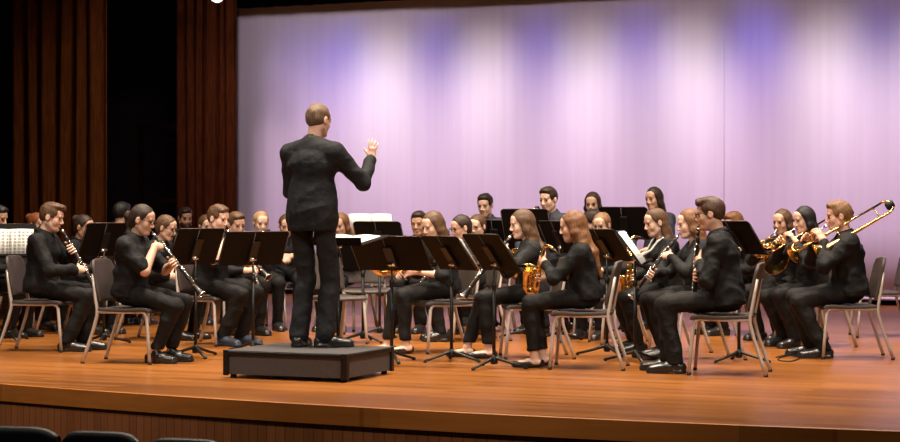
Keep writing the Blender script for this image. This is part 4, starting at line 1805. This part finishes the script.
# stage lamp whose lens just shows at the top of the picture
lx, ly = P(217, F / 24.5)
lz = ZZ(-5, F / 24.5)
lamp = empty('stage_lamp', (lx, ly, lz), R(-80))
tag(lamp, 'black stage lamp with a glowing lens high above the dark curtain', 'stage lamp')
b = MB()
tiltm = Matrix.Rotation(R(-72), 3, 'Y')
b.lathe([(0.0, -0.36), (0.08, -0.36), (0.1, -0.3), (0.1, 0.0), (0.115, 0.02), (0.115, 0.06), (0.105, 0.06), (0.1, 0.02)], (0, 0, 0.0), tiltm @ Vector((0, 0, -1)), 20)
b.build('housing', BLACKMET, lamp)
m, nt, bs = principled('glowing_lamp_lens')
bs.inputs['Emission Color'].default_value = (1, 0.85, 0.66, 1)
bs.inputs['Emission Strength'].default_value = 4
b = MB()
b.lathe([(0.0, 0.05), (0.06, 0.045), (0.1, 0.03)], (0, 0, 0.0), tiltm @ Vector((0, 0, -1)), 20)
b.build('lens', m, lamp)
b = MB()
b.tube([(0, -0.14, 0.0), (0, -0.14, 0.25), (0, 0.14, 0.25), (0, 0.14, 0.0)], 0.012, 8)
b.tube([(0, 0, 0.25), (0, 0, 1.2)], 0.024, 8)
b.build('yoke', BLACKMET, lamp)

# ------------------------------------------------------------------ podium
pt = [P(224, S_floor(378)), P(346, S_floor(383)), P(391, S_floor(374.5))]
c0 = Vector((pt[1][0], pt[1][1], 0))
e1 = (Vector((pt[0][0], pt[0][1], 0)) - c0)
e1 = Vector((-0.915, 0.385, 0)).normalized()
e2 = Vector((0.385, 0.915, 0)).normalized()
LW, LD = 0.97, 0.78
pod = empty('conductor_podium', c0 + e1 * LW / 2 + e2 * LD / 2, math.atan2(-e1.y, -e1.x))
tag(pod, 'low charcoal podium box with dark metal corners under the conductor', 'podium')
CARP = mat('charcoal_podium_carpet', (0.062, 0.056, 0.058), 0.9, 0, 0.3, (160, 0.4, 0.003), 0.25)
PODM = mat('charcoal_podium_side', (0.06, 0.053, 0.054), 0.6, 0, 0.4, (120, 0.2, 0.003), 0.2)
b = MB()
b.box((0, 0, 0.107), (LW - 0.02, LD - 0.02, 0.155))
b.build('side_panel', PODM, pod)
b = MB()
b.box((0, 0, 0.191), (LW, LD, 0.018), None, 0, 0.004)
b.build('carpeted_top', CARP, pod)
b = MB()
for sx, sy, lx_, ly_ in ((0, -1, LW, 0.012), (0, 1, LW, 0.012), (-1, 0, 0.012, LD), (1, 0, 0.012, LD)):
    b.box((sx * LW / 2, sy * LD / 2, 0.178), (lx_, ly_, 0.028), None, 0, 0.003)
b.build('edge_trim', BLACKMET, pod)
for sx in (-1, 1):
    for sy in (-1, 1):
        b = MB()
        b.box((sx * (LW / 2 - 0.018), sy * (LD / 2 + 0.002), 0.11), (0.042, 0.012, 0.18), None, 0, 0.003)
        b.box((sx * (LW / 2 + 0.002), sy * (LD / 2 - 0.018), 0.11), (0.012, 0.042, 0.18), None, 0, 0.003)
        for k in range(4):
            b.ball((sx * (LW / 2 - 0.018), sy * (LD / 2 + 0.009), 0.04 + 0.045 * k), 0.005, 8, 5)
        cb = b.build('corner_bracket', BLACKMET, pod)
        b = MB()
        b.lathe([(0.02, 0.0), (0.022, 0.004), (0.022, 0.03), (0.016, 0.034)], (sx * (LW / 2 - 0.05), sy * (LD / 2 - 0.05), 0), (0, 0, 1), 14, caps=True)
        b.build('foot', RUBBER, pod)

# ------------------------------------------------------------------ auditorium seats whose tops show below the stage
SEATV = mat('black_seat_upholstery', (0.012, 0.012, 0.016), 0.5, 0, 0.5, (60, 0.2, 0.003), 0.2)


def house_seat(px0, px1, py, label):
    s_ = (py - HZ) / 1.25
    xa, ya = P(px0, s_)
    xb, yb = P(px1, s_ * 1.012)
    o = empty('auditorium_seat', ((xa + xb) / 2, (ya + yb) / 2, -1.01), math.atan2(yb - ya, xb - xa))
    tag(o, label, 'seat', 'auditorium seats in front of the stage')
    w = math.hypot(xb - xa, yb - ya)
    b = MB()
    vs, fs = [], []
    prof = []
    NN = 18
    for i in range(NN + 1):
        q = -1 + 2 * i / NN
        zt_ = 0.91 - 0.05 * abs(q) ** 6
        prof.append((q * w / 2, zt_))
    for x_, zt_ in prof:
        for (dy, z_) in ((-0.045, 0.42), (-0.04, zt_ - 0.05), (-0.028, zt_ - 0.012), (0.0, zt_), (0.028, zt_ - 0.012), (0.04, zt_ - 0.05), (0.06, 0.42)):
            vs.append((x_, dy - (z_ - 0.42) * 0.12, z_))
    for i in range(NN):
        for k in range(6):
            a = i * 7 + k
            fs.append((a, a + 7, a + 8, a + 1))
    fs.append(tuple(range(6, -1, -1)))
    fs.append(tuple(NN * 7 + k for k in range(7)))
    b._add(vs, fs)
    b.build('backrest', SEATV, o)
    b = MB()
    b.box((0, 0.22, 0.44), (w * 0.92, 0.4, 0.1), None, 0, 0.03)
    b.build('seat_cushion', SEATV, o)
    for sg in (-1, 1):
        b = MB()
        b.box((sg * w / 2 * 1.03, 0.15, 0.3), (0.03, 0.3, 0.6), None, 0, 0.01)
        b.build('side_standard', BLACKMET, o)


house_seat(-32, 62, 423.5, 'black auditorium seat back at the picture corner below the stage')
house_seat(68, 143, 428.5, 'middle black auditorium seat back of three below the stage edge')
house_seat(153, 228, 435.5, 'black auditorium seat back of which only a sliver shows, nearest the podium')

# ================================================================== THE CONDUCTOR
def conductor_arms():
    return {'R': ((0.335, -0.31, 1.385), (0.02, -0.12, 1.0), (1, 0.5, 0), (-0.3, -0.35, -1.0), 0.38),
            'L': ((0.33, 0.13, 1.12), (0.9, -0.2, 0.3), (0, 0, -1), (-0.6, 0.5, -0.8), 0.3)}


cond = person('person in a charcoal suit standing on the podium, back turned, one hand raised', 318, 101.5, 137, 64, zfloor=0.2, lean=1.5, yaw=-12, pitch=10,
              hair='crop', hcol='grey', tone='ruddy', stand=True, suit=True, arms=conductor_arms(), build=1.03, hand=0.88,
              feet={'L': (-0.02, 0.10, 12), 'R': (0.02, -0.095, -52)}, hem=0.035, detail=0.0058)

# ================================================================== THE BAND
def seat_for(i, label, dz=0.0, back=0.03):
    fa = R(i['face'])
    ox, oy = i['origin']
    chair((ox + math.cos(fa) * back * 0, oy + math.sin(fa) * back * 0, 0), i['face'], label)


def lap(z=0.2, x=0.30):
    return None


PEOPLE = [
    # front arc on the clarinet side
    dict(a=('person in a long-sleeved black shirt with swept brown hair, playing a clarinet in profile', 52, 201.5, 116, -6),
         k=dict(lean=3, pitch=14, hair='quiff', hcol='brown', tone='fair', hold=hold_clarinet('black clarinet held by the swept-haired player in the black collared shirt', 30),
                feet={'L': (0.34, 0.10, 5), 'R': (0.26, -0.1, 0)}), c='brown band chair under the swept-haired clarinet player'),
    dict(a=('person with a dark ponytail and bare forearms, playing a clarinet beside the podium stand', 143, 203.5, 126, -12),
         k=dict(lean=4, pitch=16, sex='f', hair='pony', hcol='dark', tone='warm', sleeve='short', build=1.12, glasses=True,
                hold=hold_clarinet('black clarinet pointing down from the player with bare forearms', 40, hi=0.13, lo=0.30, swap=True, pole=(-0.45, -0.75, -0.7)),
                feet={'L': (0.30, 0.10, 5), 'R': (0.24, -0.09, 0)}, hem=0.11), c='brown band chair under the bare-armed clarinet player'),
    dict(a=('person in eyeglasses playing a silver saxophone behind the bare-armed player', 167, 214.5, 106, -18),
         k=dict(lean=6, pitch=16, sex='f', hair='back', hcol='brown', tone='warm', glasses=True,
                hold=hold_sax('silver saxophone played behind the bare-armed clarinet player', met=CHROME)), c='brown band chair under the player with the silver saxophone'),
    dict(a=('brown-haired person in a short-sleeved black shirt raising a bare arm to a clarinet', 219, 204, 110.5, -32),
         k=dict(lean=4, pitch=12, hair='short', hcol='brown', tone='fair', sleeve='short', shoe='blue',
                hold=hold_clarinet('black clarinet at the mouth of the short-sleeved player', 48, hi=0.12, lo=0.3, swap=True),
                feet={'L': (0.27, 0.12, 6), 'R': (0.23, -0.1, -6)}), c='brown band chair under the short-sleeved clarinet player'),
    dict(a=('person with wavy dark hair half hidden by a black music stand near the brown curtain', 85, 216, 101, -24),
         k=dict(lean=6, pitch=14, sex='f', hair='bun', hcol='dark', tone='tan', hold=hold_clarinet('black clarinet of the wavy-haired player near the brown curtain', 38)),
         c='brown band chair under the wavy-haired player near the brown curtain'),
    dict(a=('person with red hair mostly hidden behind the swept-haired clarinet player', 38, 212.5, 97, -30),
         k=dict(lean=4, pitch=10, hair='bun', hcol='red', tone='warm', sex='f'), c='brown band chair behind the swept-haired clarinet player'),
    dict(a=('person at the very edge of the picture behind the stand with printed music', -2, 204, 104, -20),
         k=dict(lean=4, pitch=14, hair='short', hcol='black', tone='warm', sleeve='long'), c='brown band chair at the very edge of the picture'),
    dict(a=('person with jet black hair turned away in the dark between the curtains', 121, 202, 95, 60),
         k=dict(lean=2, pitch=6, hair='short', hcol='black', tone='tan'), c='brown band chair in the dark between the curtains'),
    dict(a=('person with a dark beard in the back row before the far brown curtain', 186, 207, 86, -62),
         k=dict(lean=2, pitch=10, hair='short', hcol='dark', tone='tan', beard=True), c='brown band chair of the bearded player'),
    dict(a=('person whose small face shows between the bearded player and the short-sleeved player', 207, 215.5, 92, -58),
         k=dict(lean=4, pitch=12, hair='back', hcol='brown', tone='fair', sex='f'), c='brown band chair beside the bearded player'),
    dict(a=('person with brown hair looking over a black stand right behind the short-sleeved player', 237, 211, 101.5, -52),
         k=dict(lean=5, pitch=14, hair='short', hcol='brown', tone='warm', hold=hold_clarinet('black clarinet behind the wide black stand', 34)),
         c='brown band chair behind the short-sleeved player'),
    dict(a=('person with blond hair tied back, facing forward over the wide black stand', 262, 211, 97.5, -70),
         k=dict(lean=4, pitch=10, sex='f', hair='back', hcol='blond', tone='fair', hold=hold_flute('silver flute held across the blond player over the wide black stand')),
         c='brown band chair under the blond flute player'),
    dict(a=('person half hidden by the back of the conductor, hands low', 287, 213.5, 93.5, -80),
         k=dict(lean=4, pitch=16, sex='f', hair='back', hcol='brown', tone='warm',
                arms={'L': ((0.30, 0.05, 0.74), (0.6, -0.6, -0.1), (-0.2, -0.5, -0.6), (-0.5, 0.8, -0.3), 0.7),
                      'R': ((0.32, -0.1, 0.72), (0.6, 0.6, -0.1), (-0.2, 0.5, -0.6), (-0.5, -0.8, -0.3), 0.7)}),
         c='brown band chair under the player hidden by the conductor'),
    dict(a=('person with light hair peeking past the jacket of the conductor beside the white score', 341, 212, 98, -112),
         k=dict(lean=4, pitch=16, sex='f', hair='long', hcol='auburn', tone='warm'), c='brown band chair behind the white score'),
    # sax and clarinet side
    dict(a=('person with short dark hair peeking out behind the long-haired player with bare forearms', 419, 211, 99, -108),
         k=dict(lean=3, pitch=8, hair='short', hcol='dark', tone='tan'), c='brown band chair behind the long-haired player with bare forearms'),
    dict(a=('person with long brown hair and bare forearms, resting a brass saxophone on the lap', 433, 210, 117, -156),
         k=dict(lean=6, pitch=18, yaw=14, sex='f', hair='long', hcol='brown', tone='fair', sleeve='half', shoe='flat', collar=False, hem=0.115,
                hold=hold_lap_sax('brass saxophone resting on the lap of the long-haired player with bare forearms'),
                feet={'L': (0.40, 0.10, 2), 'R': (0.49, -0.08, -4)}), c='brown band chair under the player resting a saxophone on the lap'),
    dict(a=('person with dark hair tied back and eyeglasses, bent behind two black stands', 461, 216, 107, -164),
         k=dict(lean=7, pitch=14, yaw=10, sex='f', hair='back', hcol='dark', tone='warm', glasses=True,
                hold=hold_clarinet('black clarinet of the tied-back player bent behind two black stands', 36)), c='brown band chair under the tied-back player behind two black stands'),
    dict(a=('person with round eyeglasses and brown hair, facing forward just above a black stand', 477, 216, 100.5, -118),
         k=dict(lean=6, pitch=10, sex='f', hair='back', hcol='brown', tone='fair', glasses=True,
                hold=hold_clarinet('black clarinet of the player with round eyeglasses', 30)), c='brown band chair under the player with round eyeglasses'),
    dict(a=('long-haired person in a black top raising a clarinet behind the second paired stand', 522, 209, 122, -176),
         k=dict(lean=5, pitch=10, yaw=6, sex='f', hair='longer', hcol='brown', tone='fair', shoe='flat', collar=False, hem=0.12, shirt=BLACK2,
                hold=hold_clarinet('black clarinet in the raised hands of the long-haired player', 38, hi=0.14, lo=0.25),
                feet={'L': (0.38, 0.10, 2), 'R': (0.54, -0.07, -4)}), c='brown band chair under the long-haired clarinet player'),
    dict(a=('person with very long light brown hair in profile, playing a brass saxophone', 573, 210, 131, 170),
         k=dict(lean=5, pitch=12, sex='f', hair='longer', hcol='auburn', tone='fair', shoe='flat', collar=False, hem=0.135,
                hold=hold_sax('brass saxophone of the player with very long light brown hair', tilt=-16, side=-0.62, drop=0.02, big=0.9, bellx=(0.8, -0.6, 0.1)),
                feet={'L': (0.38, 0.09, 2), 'R': (0.34, -0.10, -2)}), c='brown band chair under the saxophone player with very long hair'),
    dict(a=('person with sandy hair and eyeglasses behind the very long-haired saxophone player', 601, 212, 104.5, -122),
         k=dict(lean=5, pitch=12, sex='f', hair='back', hcol='light', tone='warm', glasses=True), c='brown band chair under the sandy-haired player with eyeglasses'),
    dict(a=('person with brown hair tied back and a pale neck strap, playing a brass saxophone', 655, 207.5, 117, -166),
         k=dict(lean=6, pitch=14, yaw=4, sex='f', hair='longear', hcol='brown', tone='fair', collar=False, strap=True,
                hold=hold_sax('brass saxophone hanging from a pale neck strap', tilt=0, side=0.05, drop=0.02),
                feet={'L': (0.30, 0.11, 2), 'R': (0.27, -0.11, -2)}), c='brown band chair under the saxophone player with a pale neck strap'),
    dict(a=('person with long auburn hair beside the profile player in black eyeglasses', 689, 208.5, 123, -172),
         k=dict(lean=5, pitch=10, sex='f', hair='longer', hcol='auburn', tone='fair', collar=False,
                hold=hold_clarinet('black clarinet of the auburn-haired player', 38)), c='brown band chair under the auburn-haired player'),
    dict(a=('person with swept dark hair and black eyeglasses in profile, seated with a clarinet', 711, 196.5, 136, 166),
         k=dict(lean=7, pitch=8, hair='quiff', hcol='chestnut', tone='warm', glasses=True, build=1.03,
                hold=hold_clarinet('black clarinet of the profile player in black eyeglasses', 3, hi=0.27, lo=0.39),
                feet={'L': (0.36, 0.10, 3), 'R': (0.44, -0.10, -3)}), c='brown band chair under the profile player in black eyeglasses'),
    dict(a=('person showing only reddish hair above the stand before the trombones', 733, 211, 101.5, -150),
         k=dict(lean=5, pitch=14, hair='short', hcol='auburn', tone='warm'), c='brown band chair behind the stand of the trombones'),
    # brass
    dict(a=('person with brown hair tucked behind the ears, playing a brass horn beside the trombones', 781, 209, 106.5, -140),
         k=dict(lean=4, pitch=8, yaw=4, sex='f', hair='longbob', hcol='brown', tone='warm', hold=hold_horn('coiled brass horn held next to the trombones'),
                feet={'L': (0.28, 0.12, 8), 'R': (0.26, -0.12, -8)}), c='brown band chair under the horn player'),
    dict(a=('person with straight black hair, playing a trombone in the middle of the brass row', 803, 206, 112.5, -158),
         k=dict(lean=4, pitch=10, sex='f', hair='longbob', hcol='black', tone='fair', hold=hold_trombone('brass trombone of the black-haired player', -27, 0.0, 0.2),
                feet={'L': (0.26, 0.12, 6), 'R': (0.22, -0.12, -6)}), c='brown band chair under the black-haired trombone player'),
    dict(a=('person with cropped sandy hair playing a trombone at the end of the brass row', 839, 201, 122, 176),
         k=dict(lean=5, pitch=6, hair='short', hcol='light', tone='ruddy', build=1.06, hold=hold_trombone('brass trombone of the sandy-haired player at the end of the row', -30, 0.0, 0.2),
                feet={'L': (0.23, 0.11, 4), 'R': (0.30, -0.12, -4)}), c='brown band chair under the sandy-haired trombone player'),
    # rear row on tall stools
    dict(a=('person in a slate grey shirt with neat dark hair against the backdrop', 485, 193, 93, -112),
         k=dict(lean=2, pitch=12, hair='short', hcol='dark', tone='fair', shirt=NAVY, seat=0.62), st='tall black stool under the player in the slate grey shirt'),
    dict(a=('thick-haired person in the rear row holding a large brass saxophone', 548, 186.5, 100, -128),
         k=dict(lean=3, pitch=10, hair='short', hcol='dark', tone='fair', shirt=NAVY, seat=0.62,
                hold=hold_sax('large brass saxophone of the rear row player with thick dark hair', tilt=4, side=-0.3, big=1.25)), st='tall black stool under the rear saxophone player'),
    dict(a=('person with chin-length brown hair in the rear row against the backdrop', 592, 191.5, 92, -108),
         k=dict(lean=2, pitch=12, hair='longbob', hcol='chestnut', tone='fair', seat=0.62), st='tall black stool under the rear player with chin-length hair'),
    dict(a=('person with long dark brown hair in the rear row, tallest against the backdrop', 653, 187, 96, -136),
         k=dict(lean=3, pitch=8, hair='long', hcol='dark', tone='warm', shirt=NAVY, seat=0.62, sex='f'), st='tall black stool under the rear player with long dark hair'),
    dict(a=('dark-haired person bowing the head before the rear player with chin-length hair', 594, 206.5, 98, 172),
         k=dict(lean=8, pitch=30, hair='short', hcol='dark', tone='warm'), c='brown band chair in front of the rear player with chin-length hair'),
]
for d in PEOPLE:
    i = person(*d['a'], **d['k'])
    if 'c' in d:
        seat_for(i, d['c'])
    else:
        stool(i['origin'], d['st'])

# empty chairs seen past the conductor
for px, s_, fc, lab in ((333, 110, -60, 'empty brown band chair just past the trousers of the conductor'),
                        (365, 100.5, -84, 'empty brown band chair between the poles of two stands past the conductor'),
                        (390, 92, -100, 'empty brown band chair farther back beyond the poles past the conductor'),
                        (880, 104, 176, 'empty brown band chair behind the sandy-haired trombone player'),
                        (622, 110, -170, 'empty brown band chair beside the two poles near the profile player')):
    chair(P(px, s_), fc, lab)

# ================================================================== MUSIC STANDS
music_stand(9, 108, -78, 224, 'black music stand at the picture edge with its printed music facing the viewer', tilt=20, legrot=20,
            sheet=dict(label='printed music facing the viewer on the stand at the picture edge', w=0.44, h=0.27, dense=True))
music_stand(103, S_floor(344), 140, 223, 'black music stand between the swept-haired player and the bare-armed player', tilt=24, legrot=10)
music_stand(195, S_floor(357), 137, 228.5, 'black music stand just in front of the knees of the bare-armed clarinet player', tilt=26, legrot=40)
music_stand(253, S_floor(352.5), 122, 231.5, 'wide black music stand behind the podium, next to the legs of the conductor', tilt=30, width=0.6, legrot=30)
music_stand(364, S_floor(342), 60, 236, 'black music stand past the conductor with its pole between the two empty chairs', tilt=20, legrot=15)
music_stand(391, S_floor(362), 65, 236, 'wide black music stand at the far corner of the podium', tilt=38, width=0.66, height=0.35, legrot=-20)
music_stand(458, S_floor(361), 37, 236, 'black music stand with a page edge, first of the pair before the seated knees', tilt=37, height=0.34, shift=-0.075, legrot=55,
            sheet=dict(label='page peeking past the edge of the first of the paired stands', w=0.44, h=0.3, off=-0.045))
music_stand(502, S_floor(368), 34, 234, 'black music stand, second of the pair, before the long-haired clarinet player', tilt=37, height=0.35, shift=-0.085, legrot=75)
music_stand(380, 104, 70, 221.5, 'black music stand holding the thick white score above its top', tilt=26, legrot=0,
            sheet=dict(label='thick white score sticking up over the black stand beyond the conductor', w=0.44, h=0.30, lift=0.10, off=0.06))
music_stand(634, S_floor(362), -12, 231, 'black music stand whose white page shows edge-on before the profile player', tilt=36, legrot=50,
            sheet=dict(label='white page on the stand of the profile player in black eyeglasses', w=0.44, h=0.31))
music_stand(606, 120.5, 34, 229, 'black music stand showing its back behind the chair of the front saxophone player', tilt=37, legrot=20)
music_stand(738, S_floor(362), 33, 221, 'black music stand before the trombones, behind the profile player', tilt=37, legrot=60)
music_stand(625, 103, 66, 207, 'large black music stand against the backdrop between two rear row players', tilt=18, width=0.5, legrot=0)
music_stand(527, 105, 64, 209, 'black music stand against the backdrop before the thick-haired rear player', tilt=20, legrot=0)
music_stand(496, 98, 64, 220, 'black music stand against the backdrop before the player in the slate grey shirt', tilt=22, legrot=0,
            sheet=dict(label='white page on the stand of the player in the slate grey shirt', w=0.4, h=0.3, off=-0.06))
music_stand(560, 108, 30, 221, 'black music stand hidden behind the hair of the front saxophone player', tilt=26, legrot=0)

# conductor's flat stand with an open score
cs = P(346, 127)
music_stand(343, 132, 238, 235.5, 'nearly flat black music stand beside the conductor holding an open white score', tilt=80, width=0.6, height=0.42, legrot=90,
            sheet=dict(label='open white score lying on the nearly flat stand beside the conductor', w=0.5, h=0.33))

# ================================================================== CABLES ON THE FLOOR
CAB = RUBBER
rs = random.Random(11)


def cable(pts, label):
    b = MB()
    P3 = [Vector((*P(px, S_floor(py)), 0.006)) for px, py in pts]
    out = []
    for i in range(len(P3) - 1):
        p0, p1, p2, p3 = P3[max(i - 1, 0)], P3[i], P3[i + 1], P3[min(i + 2, len(P3) - 1)]
        for k in range(8):
            t = k / 8
            out.append(0.5 * ((2 * p1) + (p2 - p0) * t + (2 * p0 - 5 * p1 + 4 * p2 - p3) * t * t + (3 * p1 - p0 - 3 * p2 + p3) * t ** 3))
    out.append(P3[-1])
    b.tube(out, 0.005, 6)
    tag(b.build('cable', CAB), label, 'cable')


cable([(776, 358), (788, 356), (800, 358.5), (790, 362), (778, 360.5), (784, 357), (797, 355)], 'thin black cable coiled on the floor by the trombone players')

# ================================================================== LIGHT
def spot(loc, target, power, size, blend, col, rad=0.1, name='stage_spot'):
    l = bpy.data.lights.new(name, 'SPOT')
    l.energy = power
    l.spot_size = R(size)
    l.spot_blend = blend
    l.color = col
    l.shadow_soft_size = rad
    o = bpy.data.objects.new(name, l)
    COL.objects.link(o)
    o.location = loc
    o.rotation_euler = (Vector(target) - Vector(loc)).to_track_quat('-Z', 'Y').to_euler()
    return o


def area(loc, target, power, sx, sy, col, spread=180, name='stage_area'):
    l = bpy.data.lights.new(name, 'AREA')
    l.shape = 'RECTANGLE'
    l.size, l.size_y = sx, sy
    l.energy = power
    l.color = col
    l.spread = R(spread)
    o = bpy.data.objects.new(name, l)
    COL.objects.link(o)
    o.location = loc
    d = (Vector(target) - Vector(loc))
    o.rotation_euler = d.to_track_quat('-Z', 'Y').to_euler()
    return o


# warm front-of-house and overhead lamps
KEY = (1.0, 0.87, 0.72)
for x, y, z, tx, ty, pw in ((-5.5, 5.0, 7.5, -2.6, 14.6, 1700), (0.5, 3.5, 7.8, 0.0, 13.4, 1700), (6.0, 4.0, 7.5, 2.4, 13.0, 1700)):
    spot((x, y, z), (tx, ty, 0.4), pw, 38, 0.8, KEY, 0.35)
for tx, d0, pw in ((-3.2, 13.2, 150), (-0.6, 12.6, 150), (2.2, 12.0, 150), (-2.4, 16.6, 170), (0.8, 15.8, 170), (3.6, 15.0, 170)):
    area((tx, d0, 6.2), (tx, d0 + 0.5, 0), pw, 0.9, 0.9, (1.0, 0.84, 0.66), 95)
# cyclorama: pink pools between blue ones, and a rose wash low down
for px in (386, 485, 588, 692, 831, 935):
    t = t_of(px)
    spot(CP(t, 2.0, 5.5), CP(t, 0.0, 2.8), 530, 25, 1.0, (1.0, 0.86, 0.90), 0.4, 'pinkpool')
for px in (300, 345, 437, 540, 640, 757, 880):
    t = t_of(px)
    spot(CP(t, 2.0, 5.4), CP(t, 0.0, 3.3), {345: 190, 757: 215, 300: 80, 880: 110}.get(px, 150), 27, 1.0, (0.07, 0.08, 1.0), 0.3, 'bluepool')
for t, k in ((9.2, 0.3), (8.4, 0.45), (7.2, 0.8), (5.4, 1), (3.4, 1), (1.4, 1), (-0.6, 0.9), (-2.6, 0.8)):
    spot(CP(t, 4.6, 6.6), CP(t, 0.0, 0.75), 1160 * k, 43, 1.0, (1.0, 0.665, 0.98), 0.3, 'wash')

for t in (7.0, 3.6, 0.2):
    area(CP(t, 4.2, 6.6), CP(t, 0, 2.2), 27, 3.5, 0.5, (0.95, 0.74, 1.0), 160, 'wash')  # added flat fill over the whole cloth, standing for no particular lamp

area(CP(5.6, 3.4, 5.6), CP(9.9, 0, 2.0), 15, 1.0, 0.5, (1.0, 0.78, 0.95), 75, 'wash')  # added fill that brightens the cloth's left end, no real lamp there

w = bpy.data.worlds.new('hall')
SC.world = w
w.use_nodes = True
w.node_tree.nodes['Background'].inputs['Color'].default_value = (0.9, 0.7, 0.6, 1)
w.node_tree.nodes['Background'].inputs['Strength'].default_value = 0.012

# ================================================================== CAMERA
cd = bpy.data.cameras.new('camera')
cd.sensor_width = 36
cd.lens = 36 * F / 900
cd.shift_y = -(HZ - 221.0) / 900 * -1.0
cam = bpy.data.objects.new('camera', cd)
COL.objects.link(cam)
cam.location = (0, 0, CAMZ)
cam.rotation_euler = (R(90), 0, 0)
cd.clip_end = 200
SC.camera = cam
SC.view_settings.view_transform = 'Standard'
SC.view_settings.look = 'None'
SC.view_settings.gamma = 1
SC.view_settings.use_curve_mapping = False
SC.view_settings.exposure = 0.0
